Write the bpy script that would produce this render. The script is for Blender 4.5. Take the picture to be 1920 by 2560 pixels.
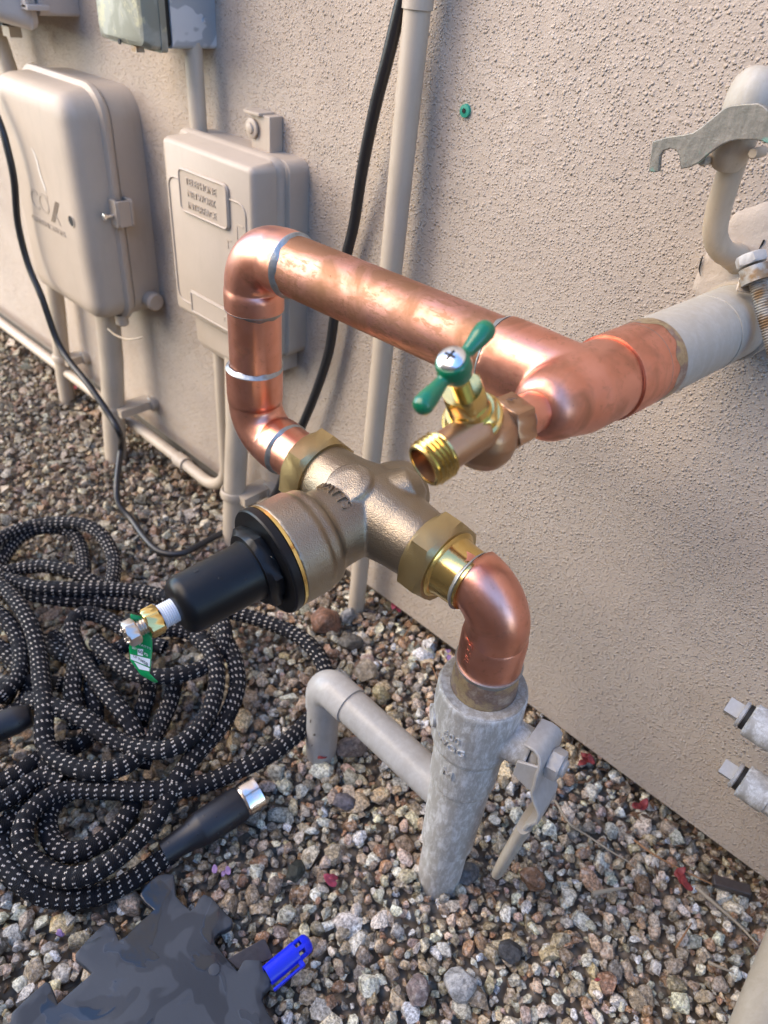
import bpy, bmesh, math, random
import numpy as np
from mathutils import Vector, Matrix, noise as mnoise

for o in list(bpy.data.objects):
    bpy.data.objects.remove(o, do_unlink=True)
scene = bpy.context.scene
col = scene.collection
rng = np.random.default_rng(11)
random.seed(5)

# ------------------------------------------------------------------ camera
# world: stucco wall face is y = 0 (camera side is -y), bottom edge of the stucco is z = 0
CAM = np.array([0.0, -0.4582, 0.58])
RCAM = np.array([[0.72091511, 0.47248162, -0.50699361],      # world <- (right, down, forward)
                 [0.68764511, -0.39671833, 0.60807794],
                 [0.08617199, -0.78700425, -0.61089991]])
FPX = 1775.0
cam_data = bpy.data.cameras.new('camera')
cam = bpy.data.objects.new('camera', cam_data)
col.objects.link(cam)
cam_data.sensor_fit = 'HORIZONTAL'
cam_data.sensor_width = 36.0
cam_data.lens = 36.0 * FPX / 1920.0
cam_data.clip_start = 0.01
cam_data.clip_end = 500.0
cam_data.dof.use_dof = True
cam_data.dof.focus_distance = 0.41
cam_data.dof.aperture_fstop = 15.0
m4 = Matrix.Identity(4)
for r_ in range(3):
    m4[r_][0] = RCAM[r_, 0]; m4[r_][1] = -RCAM[r_, 1]; m4[r_][2] = -RCAM[r_, 2]; m4[r_][3] = CAM[r_]
cam.matrix_world = m4
scene.camera = cam

# ------------------------------------------------------------------ sky, sun, exposure
SUN_AZ = math.radians(218.0)      # compass angle of the direction towards the light, from +y clockwise
SUN_EL = math.radians(32.0)
to_sun = Vector((math.sin(SUN_AZ) * math.cos(SUN_EL), math.cos(SUN_AZ) * math.cos(SUN_EL), math.sin(SUN_EL)))
world = bpy.data.worlds.new('World')
scene.world = world
world.use_nodes = True
wn = world.node_tree.nodes
wl = world.node_tree.links
sky = wn.new('ShaderNodeTexSky')
sky.sky_type = 'NISHITA'
sky.sun_disc = False
sky.sun_elevation = SUN_EL
sky.sun_rotation = SUN_AZ
sky.air_density = 1.0
sky.dust_density = 0.0
sky.ozone_density = 5.0
bg = wn['Background']
bg.inputs['Strength'].default_value = 0.15
wl.new(sky.outputs['Color'], bg.inputs['Color'])
sun_data = bpy.data.lights.new('sun', 'SUN')
sun_data.energy = 1.45
sun_data.angle = math.radians(62.0)
sun_data.color = (1.0, 0.73, 0.38)
sun = bpy.data.objects.new('sun', sun_data)
col.objects.link(sun)
sun.rotation_euler = (-to_sun).to_track_quat('-Z', 'Y').to_euler()
sun.location = (-1.5, -2.0, 2.5)
scene.view_settings.view_transform = 'Standard'
scene.view_settings.look = 'None'
scene.view_settings.exposure = 2.33
scene.view_settings.gamma = 1.0
scene.view_settings.use_curve_mapping = False
scene.cycles.max_bounces = 6
scene.cycles.diffuse_bounces = 3
scene.cycles.glossy_bounces = 4
scene.cycles.transmission_bounces = 4
scene.cycles.caustics_reflective = False
scene.cycles.caustics_refractive = False

# ------------------------------------------------------------------ measuring helper
def P(u, v, **k):
    """photo pixel (1920 x 2560) on a known plane of the place (x=, y= or z=) or at a given depth d="""
    w = RCAM @ np.array([(u - 960.0) / FPX, (v - 1280.0) / FPX, 1.0])
    if 'z' in k: t = (k['z'] - CAM[2]) / w[2]
    elif 'y' in k: t = (k['y'] - CAM[1]) / w[1]
    elif 'x' in k: t = (k['x'] - CAM[0]) / w[0]
    else: t = k['d']
    return CAM + t * w

def zg(x, y):
    """gravel level: a little lower to the left"""
    t = np.clip((-np.asarray(x, float) - 0.2) / 0.7, 0, 1)
    t = t * t * (3 - 2 * t)
    return -0.020 - 0.016 * t

def V(a): return np.asarray(a, float)
def unit(a):
    a = V(a); return a / np.linalg.norm(a)

# ------------------------------------------------------------------ mesh helpers
WORLD = {}     # object name -> world origin

class MB:
    def __init__(s):
        s.v = []; s.f = []; s.uv = None
    def add(s, verts, faces):
        o = len(s.v)
        s.v.extend([tuple(map(float, q)) for q in verts])
        s.f.extend([tuple(i + o for i in fa) for fa in faces])
        return o
    def frame(s, d):
        d = unit(d)
        a = V((0, 0, 1)) if abs(d[2]) < 0.9 else V((1, 0, 0))
        e1 = unit(np.cross(a, d)); e2 = np.cross(d, e1)
        return d, e1, e2
    def lathe(s, o, d, prof, n=40, cap0=True, cap1=True):
        """prof: list of (distance along d, radius)"""
        d, e1, e2 = s.frame(d); o = V(o)
        vs = []
        for t, r in prof:
            for i in range(n):
                a = 2 * math.pi * i / n
                vs.append(o + d * t + r * (math.cos(a) * e1 + math.sin(a) * e2))
        fs = []
        m = len(prof)
        for j in range(m - 1):
            for i in range(n):
                k = (i + 1) % n
                fs.append((j * n + i, j * n + k, (j + 1) * n + k, (j + 1) * n + i))
        if cap0: fs.append(tuple(range(n - 1, -1, -1)))
        if cap1: fs.append(tuple((m - 1) * n + i for i in range(n)))
        s.add(vs, fs)
        return s
    def tube(s, pts, rad, n=24, cap=True, e0=None, wob=None):
        pts = [V(p) for p in pts]
        m = len(pts)
        rad = [rad] * m if np.isscalar(rad) else list(rad)
        vs = []; fs = []
        tang = []
        for i in range(m):
            a = pts[max(i - 1, 0)]; b = pts[min(i + 1, m - 1)]
            tang.append(unit(b - a))
        d, e1, e2 = s.frame(tang[0])
        if e0 is not None:
            e1 = unit(V(e0) - d * (V(e0) @ d)); e2 = np.cross(d, e1)
        for i in range(m):
            d = tang[i]
            e1 = unit(e1 - d * (e1 @ d)); e2 = np.cross(d, e1)
            for j in range(n):
                a = 2 * math.pi * j / n
                vs.append(pts[i] + rad[i] * (math.cos(a) * e1 + math.sin(a) * e2))
        for i in range(m - 1):
            for j in range(n):
                k = (j + 1) % n
                fs.append((i * n + j, i * n + k, (i + 1) * n + k, (i + 1) * n + j))
        if cap:
            fs.append(tuple(range(n - 1, -1, -1)))
            fs.append(tuple((m - 1) * n + j for j in range(n)))
        s.add(vs, fs)
        return s
    def box(s, c, size, R=None):
        c = V(c); h = V(size) / 2
        vs = []
        for sx in (-1, 1):
            for sy in (-1, 1):
                for sz in (-1, 1):
                    q = V((sx, sy, sz)) * h
                    if R is not None: q = R @ q
                    vs.append(c + q)
        s.add(vs, [(0, 1, 3, 2), (4, 6, 7, 5), (0, 4, 5, 1), (2, 3, 7, 6), (0, 2, 6, 4), (1, 5, 7, 3)])
        return s
    def hexa(s, o, d, af, length, rot=0.0, cham=0.12, n=6):
        """hexagonal nut, af = across flats, with chamfered ends (turned into the flats)"""
        d, e1, e2 = s.frame(d); o = V(o)
        R = af / 2 / math.cos(math.pi / n)
        rows = []
        c = cham * af / 2
        for t, k in ((0, 1), (c, 0), (length - c, 0), (length, 1)):
            row = []
            for i in range(n * 4):
                a = rot + 2 * math.pi * i / (n * 4)
                b = (a - rot) % (2 * math.pi / n) - math.pi / n
                r = (af / 2) / math.cos(b)
                if k: r = min(r, af / 2 * 0.985)
                else: r = min(r, R * 0.995)
                row.append(o + d * t + r * (math.cos(a) * e1 + math.sin(a) * e2))
            rows.append(row)
        N = n * 4
        vs = [q for row in rows for q in row]
        fs = []
        for j in range(3):
            for i in range(N):
                k = (i + 1) % N
                fs.append((j * N + i, j * N + k, (j + 1) * N + k, (j + 1) * N + i))
        fs.append(tuple(range(N - 1, -1, -1))); fs.append(tuple(3 * N + i for i in range(N)))
        s.add(vs, fs)
        return s
    def loft(s, secs, ncorner=6, cap0=True, cap1=True, axis='y'):
        """rounded rectangles stacked along y: (y, x0, x1, z0, z1, corner radius)"""
        vs = []; n = ncorner * 4
        for (y, x0, x1, z0, z1, r) in secs:
            for ci, (cx, cz, a0) in enumerate(((x1 - r, z1 - r, 0), (x0 + r, z1 - r, 90), (x0 + r, z0 + r, 180), (x1 - r, z0 + r, 270))):
                for i in range(ncorner):
                    a = math.radians(a0 + 90.0 * i / (ncorner - 1))
                    vs.append((cx + r * math.cos(a), y, cz + r * math.sin(a)))
        fs = []
        for j in range(len(secs) - 1):
            for i in range(n):
                k = (i + 1) % n
                fs.append((j * n + i, (j + 1) * n + i, (j + 1) * n + k, j * n + k))
        if cap0: fs.append(tuple(range(n)))
        if cap1: fs.append(tuple((len(secs) - 1) * n + i for i in range(n - 1, -1, -1)))
        s.add(vs, fs)
        return s
    def prism(s, poly, up, h):
        """extrude a planar 3-D polygon by h along up"""
        up = V(up); n = len(poly)
        vs = [V(p) for p in poly] + [V(p) + up * h for p in poly]
        fs = [tuple(range(n - 1, -1, -1)), tuple(range(n, 2 * n))]
        for i in range(n):
            k = (i + 1) % n
            fs.append((i, k, n + k, n + i))
        s.add(vs, fs)
        return s
    def build(s, name, mat, parent=None, angle=35, origin=None, fix=True):
        vs = np.array(s.v, float)
        if origin is None:
            lo = vs.min(0); hi = vs.max(0)
            origin = (lo + hi) / 2
            if parent is None: origin[2] = lo[2]
        origin = V(origin)
        me = bpy.data.meshes.new(name)
        me.from_pydata([tuple(q) for q in (vs - origin)], [], s.f)
        me.update()
        if fix:
            bm = bmesh.new(); bm.from_mesh(me)
            bmesh.ops.recalc_face_normals(bm, faces=bm.faces)
            bm.to_mesh(me); bm.free()
        me.shade_smooth()
        if angle is not None: me.set_sharp_from_angle(angle=math.radians(angle))
        me.materials.append(mat)
        return link(name, me, origin, parent)

def link(name, me, origin, parent):
    ob = bpy.data.objects.new(name, me)
    col.objects.link(ob)
    WORLD[ob.name] = V(origin)
    if parent is not None:
        ob.parent = parent
        ob.location = tuple(V(origin) - WORLD[parent.name])
    else:
        ob.location = tuple(origin)
    return ob

def empty(name, loc, label, cat, group=None):
    ob = bpy.data.objects.new(name, None)
    ob.empty_display_size = 0.02
    col.objects.link(ob)
    ob.location = tuple(V(loc)); WORLD[ob.name] = V(loc)
    return tag(ob, label, cat, group)

def tag(ob, label, cat, group=None):
    ob['label'] = label; ob['category'] = cat
    if group: ob['group'] = group
    return ob

def bev(ob, w, seg=2, ang=30):
    m = ob.modifiers.new('bevel', 'BEVEL')
    m.width = w; m.segments = seg; m.limit_method = 'ANGLE'; m.angle_limit = math.radians(ang)
    m.harden_normals = False
    return ob

def cast(ob, voxel, it=6, fac=0.6):
    """melt overlapping shapes into one cast-looking skin"""
    r = ob.modifiers.new('remesh', 'REMESH'); r.mode = 'VOXEL'; r.voxel_size = voxel; r.use_smooth_shade = True
    s_ = ob.modifiers.new('smooth', 'SMOOTH'); s_.iterations = it; s_.factor = fac
    return ob

def arc(c, a, b, r, n=10):
    """quarter turn: from direction -a (arriving along a) to leaving along b; c = corner point"""
    c = V(c); a = unit(a); b = unit(b)
    ctr = c - a * r + b * r
    out = []
    for i in range(n + 1):
        t = math.pi / 2 * i / n
        out.append(ctr - b * r * math.cos(t) + a * r * math.sin(t))
    return out

def catmull(pts, step):
    pts = [V(p) for p in pts]
    pts = [2 * pts[0] - pts[1]] + pts + [2 * pts[-1] - pts[-2]]
    out = []
    for i in range(1, len(pts) - 2):
        p0, p1, p2, p3 = pts[i - 1:i + 3]
        L = np.linalg.norm(p2 - p1)
        n = max(2, int(L / step))
        for j in range(n):
            t = j / n
            out.append(0.5 * (2 * p1 + (p2 - p0) * t + (2 * p0 - 5 * p1 + 4 * p2 - p3) * t * t + (3 * p1 - p0 - 3 * p2 + p3) * t ** 3))
    out.append(pts[-2])
    # even spacing
    out = np.array(out)
    d = np.r_[0, np.cumsum(np.linalg.norm(np.diff(out, axis=0), axis=1))]
    k = np.arange(0, d[-1], step)
    return [np.array([np.interp(t, d, out[:, i]) for i in range(3)]) for t in k], k

def text(name, s, size, mat, parent, place, extrude=0.0004, bevel=0.0, spacing=1.0, align='CENTER'):
    """flat lettering; place(x, y, z) maps text space to the world"""
    cu = bpy.data.curves.new(name, 'FONT')
    cu.body = s; cu.size = size; cu.extrude = extrude; cu.align_x = align; cu.align_y = 'CENTER'
    cu.space_character = spacing; cu.resolution_u = 3; cu.offset = bevel
    ob = bpy.data.objects.new(name, cu); col.objects.link(ob)
    dg = bpy.context.evaluated_depsgraph_get()
    me = bpy.data.meshes.new_from_object(ob.evaluated_get(dg))
    bpy.data.objects.remove(ob, do_unlink=True)
    vs = np.array([place(*q.co) for q in me.vertices])
    o = (vs.min(0) + vs.max(0)) / 2
    for q, w in zip(me.vertices, vs): q.co = tuple(w - o)
    me.name = name
    me.update()
    me.materials.clear(); me.materials.append(mat)
    return link(name, me, o, parent)

def flat(o, right, up):
    o = V(o); right = unit(right); up = unit(up); nrm = np.cross(right, up)
    return lambda x, y, z: o + right * x + up * y + nrm * z

def on_cyl(o, axis, r, facing, along=True):
    """lettering wrapped on a cylinder: text x runs along the axis (along) or round it"""
    o = V(o); axis = unit(axis); f = unit(V(facing) - axis * (V(facing) @ axis)); side = np.cross(axis, f)
    def pl(x, y, z):
        if along: t, a = x, y / r
        else: t, a = y, x / r
        return o + axis * t + (r + z) * (math.cos(a) * f + math.sin(a) * side)
    return pl

# ------------------------------------------------------------------ materials
def lin(c): return c / 12.92 if c <= 0.04045 else ((c + 0.055) / 1.055) ** 2.4
def S(r, g, b): return (lin(r / 255), lin(g / 255), lin(b / 255), 1.0)

class N:
    """tiny node-graph helper"""
    def __init__(s, name):
        s.m = bpy.data.materials.new(name); s.m.use_nodes = True
        s.t = s.m.node_tree; s.b = s.t.nodes['Principled BSDF']
        s.co = s.t.nodes.new('ShaderNodeTexCoord').outputs['Object']
    def n(s, t, **k):
        x = s.t.nodes.new(t)
        for a, b in k.items(): setattr(x, a, b)
        return x
    def l(s, a, b): s.t.links.new(a, b)
    def noise(s, scale, detail=4, rough=0.55, co=None, dist=0.0):
        x = s.n('ShaderNodeTexNoise'); x.inputs['Scale'].default_value = scale; x.inputs['Detail'].default_value = detail
        x.inputs['Roughness'].default_value = rough; x.inputs['Distortion'].default_value = dist
        s.l(co or s.co, x.inputs['Vector']); return x.outputs['Fac']
    def voro(s, scale, feature='F1', out='Distance', co=None, rand=1.0):
        x = s.n('ShaderNodeTexVoronoi', feature=feature); x.inputs['Scale'].default_value = scale
        x.inputs['Randomness'].default_value = rand
        s.l(co or s.co, x.inputs['Vector']); return x.outputs[out]
    def ramp(s, fac, stops, mode='LINEAR'):
        x = s.n('ShaderNodeValToRGB'); x.color_ramp.interpolation = mode
        el = x.color_ramp.elements
        while len(el) < len(stops): el.new(0.5)
        for e, (p, c) in zip(el, stops):
            e.position = p
            e.color = c if not np.isscalar(c) else (c, c, c, 1)
        s.l(fac, x.inputs['Fac']); return x.outputs['Color']
    def mix(s, fac, a, b, mode='MIX'):
        x = s.n('ShaderNodeMix', data_type='RGBA', blend_type=mode)
        for sock, val in ((x.inputs[0], fac), (x.inputs[6], a), (x.inputs[7], b)):
            if hasattr(val, 'links'): s.l(val, sock)
            else: sock.default_value = val
        return x.outputs[2]
    def math(s, op, a, b=0.0, c=0.0, clamp=False):
        x = s.n('ShaderNodeMath', operation=op, use_clamp=clamp)
        for sock, val in zip(x.inputs, (a, b, c)):
            if hasattr(val, 'links'): s.l(val, sock)
            else: sock.default_value = val
        return x.outputs[0]
    def bump(s, h, strength=0.3, dist=0.001, prev=None):
        x = s.n('ShaderNodeBump'); x.inputs['Strength'].default_value = strength; x.inputs['Distance'].default_value = dist
        s.l(h, x.inputs['Height'])
        if prev is not None: s.l(prev, x.inputs['Normal'])
        return x.outputs['Normal']
    def mapping(s, scale=(1, 1, 1), rot=(0, 0, 0), co=None):
        x = s.n('ShaderNodeMapping'); x.inputs['Scale'].default_value = scale; x.inputs['Rotation'].default_value = rot
        s.l(co or s.co, x.inputs['Vector']); return x.outputs['Vector']
    def set(s, **k):
        names = {'color': 'Base Color', 'metal': 'Metallic', 'rough': 'Roughness', 'normal': 'Normal', 'coat': 'Coat Weight',
                 'spec': 'Specular IOR Level', 'coatrough': 'Coat Roughness', 'trans': 'Transmission Weight', 'ior': 'IOR', 'sss': 'Subsurface Weight'}
        for a, v in k.items():
            sock = s.b.inputs[names[a]]
            if hasattr(v, 'links'): s.l(v, sock)
            else: sock.default_value = v
        return s.m

def copper_mat(name, clean, clean2, tarn, amount, rough0, streak=(1, 1, 1), seed=0.0):
    """bright copper, then handling stains (soft) and scrubbed streaks and spots (fine)"""
    g = N(name)
    off = g.n('ShaderNodeMapping'); off.inputs['Location'].default_value = (seed, seed * 1.7, seed * .6); g.l(g.co, off.inputs['Vector'])
    co = off.outputs['Vector']
    mp = g.mapping(streak, (0, 0, 0), co)
    soft = g.noise(34, 4, 0.55, co, 0.6)
    streaks = g.noise(170, 6, 0.72, mp, 0.3)
    fine = g.noise(900, 2, 0.5, mp)
    c = g.mix(g.ramp(g.noise(55, 3, 0.5, co), [(0.38, 0), (0.62, 1)]), clean, clean2)
    m1 = g.ramp(soft, [(0.60 - 0.16 * amount, 0), (0.74 - 0.14 * amount, 1)])
    m2 = g.ramp(streaks, [(0.60 - 0.14 * amount, 0), (0.70 - 0.12 * amount, 1)])
    mk = g.math('MAXIMUM', g.math('MULTIPLY', m1, 0.9), g.math('MULTIPLY', m2, 0.25 + 0.5 * amount))
    c = g.mix(mk, c, tarn)
    spots = g.ramp(g.voro(210, 'F1', 'Distance', co), [(0.03, 1), (0.09, 0)])
    c = g.mix(g.math('MULTIPLY', g.math('MULTIPLY', spots, m1), 0.8), c, (0.05, 0.03, 0.02, 1))
    r = g.math('ADD', g.math('MULTIPLY', mk, 0.20), g.math('MULTIPLY', fine, 0.16))
    r = g.math('ADD', r, rough0)
    nrm = g.bump(fine, 0.02, 0.0006)
    nrm = g.bump(soft, 0.06, 0.002, nrm)
    return g.set(color=c, metal=1.0, rough=r, normal=nrm)
M = {}
M['copper'] = copper_mat('copper', (0.82, 0.40, 0.305, 1), (0.75, 0.34, 0.24, 1), (0.42, 0.20, 0.135, 1), 0.22, 0.25)
M['copper_tee'] = copper_mat('copper_fitting_stained', (0.80, 0.39, 0.295, 1), (0.72, 0.325, 0.23, 1), (0.42, 0.20, 0.12, 1), 0.45, 0.27, (1, 1, 1), 3.0)
M['copper_pipe'] = copper_mat('copper_pipe_scuffed', (0.60, 0.315, 0.255, 1), (0.54, 0.265, 0.185, 1), (0.30, 0.16, 0.09, 1), 0.95, 0.36, (0.55, 1.5, 1.5), 7.0)

g = N('solder'); M['solder'] = g.set(color=g.mix(g.noise(500, 4), (0.28, 0.30, 0.30, 1), (0.52, 0.55, 0.55, 1)), metal=0.85, rough=0.45, normal=g.bump(g.noise(420, 4), 0.5, 0.0006))
g = N('cast_bronze')
big = g.noise(60, 3)
M['bronze'] = g.set(color=g.mix(big, (0.285, 0.235, 0.17, 1), (0.385, 0.325, 0.245, 1)), metal=0.92, rough=g.math('ADD', g.math('MULTIPLY', big, 0.14), 0.26),
                    normal=g.bump(g.noise(1300, 3, 0.6), 0.55, 0.0006, g.bump(g.voro(900), 0.15, 0.0005)))
g = N('cast_brass_nut')
M['brass_nut'] = g.set(color=g.mix(g.noise(80, 4), (0.42, 0.32, 0.15, 1), (0.53, 0.42, 0.22, 1)), metal=0.95, rough=0.36, normal=g.bump(g.noise(1500, 2), 0.35, 0.0004))
g = N('machined_brass')
M['brass'] = g.set(color=g.mix(g.noise(200, 3), (0.66, 0.47, 0.16, 1), (0.78, 0.58, 0.23, 1)), metal=1.0, rough=0.2, normal=g.bump(g.noise(500, 3), 0.06, 0.0005))
g = N('faucet_bronze')
M['faucet'] = g.set(color=g.mix(g.noise(90, 4), (0.40, 0.24, 0.145, 1), (0.50, 0.31, 0.19, 1)), metal=0.95, rough=0.36, normal=g.bump(g.noise(1600, 2), 0.12, 0.0004))
g = N('black_plastic')
M['black_plastic'] = g.set(color=(0.006, 0.0065, 0.008, 1), spec=0.28, rough=g.math('ADD', g.math('MULTIPLY', g.noise(35, 5, 0.7), 0.35), 0.2), normal=g.bump(g.noise(120, 4), 0.06, 0.001))
g = N('green_enamel'); M['green'] = g.set(color=(0.0, 0.150, 0.066, 1), rough=0.28, coat=0.4, normal=g.bump(g.noise(150, 3), 0.1, 0.0008))
g = N('zinc_screw'); M['zinc'] = g.set(color=(0.74, 0.75, 0.76, 1), metal=1.0, rough=0.22, normal=g.bump(g.noise(400, 3), 0.1, 0.0004))
g = N('nickel_bolt'); M['nickel'] = g.set(color=(0.62, 0.56, 0.50, 1), metal=1.0, rough=0.34, normal=g.bump(g.noise(900, 3), 0.25, 0.0004))
g = N('thread_sleeve'); M['sleeve'] = g.set(color=(0.62, 0.66, 0.74, 1), rough=0.35, spec=0.6)
g = N('dark_slot'); M['dark'] = g.set(color=(0.012, 0.011, 0.010, 1), rough=0.7)

def painted(name, c1, c2, chalk=0.0, rough=0.5, dirt=0.0, bumpk=0.15):
    g = N(name)
    c = g.mix(g.ramp(g.noise(22, 5, 0.6), [(0.35, 0), (0.68, 1)]), c1, c2)
    if chalk:
        mp = g.mapping((1.6, 1.6, 0.45))
        w = g.ramp(g.noise(105, 8, 0.80, mp, 0.3), [(0.46, 0), (0.60, 1)])
        c = g.mix(g.math('MULTIPLY', w, chalk), c, (0.78, 0.80, 0.81, 1))
        d = g.ramp(g.noise(46, 7, 0.7), [(0.54, 0), (0.62, 1)])
        c = g.mix(g.math('MULTIPLY', d, chalk * 0.6), c, (0.30, 0.28, 0.25, 1))
    if dirt:
        grime = g.ramp(g.noise(26, 5, 0.65, g.mapping((2.2, 2.2, 0.5))), [(0.52, 0), (0.72, 1)])
        c = g.mix(g.math('MULTIPLY', grime, dirt * 0.55), c, (0.22, 0.18, 0.14, 1))
        d = g.ramp(g.voro(110), [(0.0, 1), (0.10, 0)])
        e = g.ramp(g.noise(18, 3), [(0.52, 0), (0.66, 1)])
        c = g.mix(g.math('MULTIPLY', g.math('MULTIPLY', d, e), dirt), c, (0.16, 0.13, 0.10, 1))
    return g.set(color=c, rough=g.math('ADD', g.math('MULTIPLY', g.noise(40, 4), 0.25), rough - 0.12), normal=g.bump(g.noise(240, 4, 0.6), bumpk, 0.0008))
M['grey_paint'] = painted('grey_paint', (0.36, 0.348, 0.32, 1), (0.43, 0.42, 0.395, 1), 0.7, 0.42, 0.25, 0.6)
M['grey_pvc'] = painted('grey_pipe_paint', (0.37, 0.36, 0.345, 1), (0.44, 0.43, 0.415, 1), 0.12, 0.36, 0.35)
M['wall_pipe'] = painted('wall_pipe_paint', (0.37, 0.335, 0.275, 1), (0.43, 0.395, 0.33, 1), 0.10, 0.5, 0.0, 0.25)
M['tan_paint'] = painted('tan_paint', (0.43, 0.355, 0.28, 1), (0.465, 0.385, 0.305, 1), 0.0, 0.5, 0.25)
M['tan_pipe'] = painted('tan_pipe_paint', (0.44, 0.37, 0.285, 1), (0.48, 0.405, 0.32, 1), 0.0, 0.45, 0.5)
M['tan_ink'] = painted('tan_print', (0.25, 0.19, 0.14, 1), (0.29, 0.23, 0.17, 1), 0.0, 0.6)
M['grey_ink'] = painted('grey_print', (0.375, 0.308, 0.243, 1), (0.40, 0.33, 0.265, 1), 0.0, 0.6)
M['pale_box'] = painted('pale_box_plastic', (0.46, 0.41, 0.37, 1), (0.50, 0.45, 0.41, 1), 0.0, 0.4)
M['scratch'] = painted('bare_plastic_scratch', (0.70, 0.66, 0.60, 1), (0.74, 0.70, 0.64, 1), 0.0, 0.6)

g = N('weathered_zinc')
k = g.ramp(g.noise(28, 5, 0.55, None, 0.4), [(0.44, 0), (0.54, 1)])
c = g.mix(k, (0.24, 0.245, 0.20, 1), (0.33, 0.335, 0.29, 1))
c = g.mix(g.ramp(g.noise(60, 6, 0.7), [(0.55, 0), (0.62, 1)]), c, (0.42, 0.40, 0.28, 1))
M['zinc_lid'] = g.set(color=c, metal=0.35, rough=0.5, normal=g.bump(g.noise(100, 5), 0.3, 0.001))
g = N('galvanised_side')
k = g.ramp(g.noise(34, 2, 0.5, None, 0.3), [(0.49, 0), (0.52, 1)])
M['zinc_box'] = g.set(color=g.mix(k, (0.36, 0.40, 0.44, 1), (0.58, 0.62, 0.66, 1)), metal=0.3, rough=0.42, normal=g.bump(g.noise(200, 5), 0.2, 0.0008))
g = N('galvanised_plate')
mp = g.mapping((1.6, 1, 0.55))
k = g.ramp(g.noise(170, 6, 0.75, mp), [(0.38, 0), (0.64, 1)])
c = g.mix(k, (0.20, 0.20, 0.175, 1), (0.32, 0.30, 0.26, 1))
c = g.mix(g.ramp(g.noise(70, 3), [(0.62, 0), (0.68, 1)]), c, (0.20, 0.36, 0.30, 1))
M['galv_plate'] = g.set(color=c, metal=0.5, rough=0.5, normal=g.bump(g.noise(300, 4), 0.4, 0.0008))
g = N('rusty_zinc_thread')
M['rusty'] = g.set(color=g.mix(g.ramp(g.noise(110, 5), [(0.45, 0), (0.6, 1)]), (0.40, 0.38, 0.34, 1), (0.26, 0.17, 0.09, 1)), metal=0.5, rough=0.5, normal=g.bump(g.noise(500, 4), 0.4, 0.0006))
g = N('tarnished_adapter')
k = g.noise(70, 6, 0.7)
c = g.ramp(k, [(0.30, (0.22, 0.13, 0.09, 1)), (0.45, (0.46, 0.36, 0.21, 1)), (0.55, (0.27, 0.19, 0.16, 1)), (0.70, (0.56, 0.49, 0.40, 1))])
M['adapter'] = g.set(color=c, metal=0.6, rough=0.35, normal=g.bump(g.noise(160, 5), 0.35, 0.001))
g = N('ferrule_metal'); M['ferrule'] = g.set(color=(0.80, 0.72, 0.66, 1), metal=1.0, rough=0.2, normal=g.bump(g.noise(60, 1), 0.5, 0.003))
g = N('black_rubber_grip')
w = g.ramp(g.voro(170), [(0.0, 1), (0.16, 0)])
M['grip'] = g.set(color=(0.012, 0.013, 0.018, 1), rough=g.math('SUBTRACT', 0.42, g.math('MULTIPLY', w, 0.3)), normal=g.bump(w, 0.4, 0.0008))
g = N('black_cable')
M['cable'] = g.set(color=(0.016, 0.016, 0.018, 1), rough=0.38, normal=g.bump(g.noise(160, 4), 0.3, 0.0008))
g = N('dark_grey_cable')
M['cable_grey'] = g.set(color=(0.030, 0.034, 0.042, 1), rough=0.45, normal=g.bump(g.noise(160, 4), 0.3, 0.0008))

# hose: uv.x = metres along the hose, uv.y = turns round it
g = N('hose_weave')
uv = g.n('ShaderNodeUVMap'); uv.uv_map = 'UVMap'
sp = g.n('ShaderNodeSeparateXYZ'); g.l(uv.outputs['UV'], sp.inputs[0])
U, W_ = sp.outputs[0], sp.outputs[1]
PITCH = 0.0072
ph = g.math('DIVIDE', U, PITCH)
fr = g.math('FRACT', ph)
def band(x, c, h): return g.math('LESS_THAN', g.math('ABSOLUTE', g.math('SUBTRACT', x, c)), h)
jit = g.noise(900, 2, 0.5)
fr2 = g.math('ADD', fr, g.math('MULTIPLY', g.math('SUBTRACT', jit, 0.5), 0.10))
va = g.math('MULTIPLY', W_, 12.0)
stA = g.math('LESS_THAN', g.math('FRACT', va), 0.34)
stB = g.math('LESS_THAN', g.math('FRACT', g.math('ADD', va, 0.16)), 0.34)
white = g.math('MAXIMUM', g.math('MULTIPLY', band(fr2, 0.41, 0.068), stA), g.math('MULTIPLY', band(fr2, 0.59, 0.068), stB))
cell = g.n('ShaderNodeCombineXYZ'); g.l(g.math('FLOOR', ph), cell.inputs[0]); g.l(g.math('FLOOR', va), cell.inputs[1])
wnz = g.n('ShaderNodeTexWhiteNoise', noise_dimensions='2D'); g.l(cell.outputs[0], wnz.inputs['Vector'])
thin = g.ramp(wnz.outputs['Value'], [(0.10, 0.0), (0.35, 1.0)])
white = g.math('MULTIPLY', white, thin)
weave = g.math('MULTIPLY', g.math('SINE', g.math('MULTIPLY', ph, 6.2832 * 5)), g.math('SINE', g.math('MULTIPLY', va, 6.2832)))
c = g.mix(g.noise(90, 3), (0.0035, 0.0042, 0.007, 1), (0.007, 0.0085, 0.014, 1))
c = g.mix(white, c, (0.66, 0.60, 0.54, 1))
M['hose'] = g.set(color=c, rough=0.75, spec=0.25, normal=g.bump(weave, 0.55, 0.0008))

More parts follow.
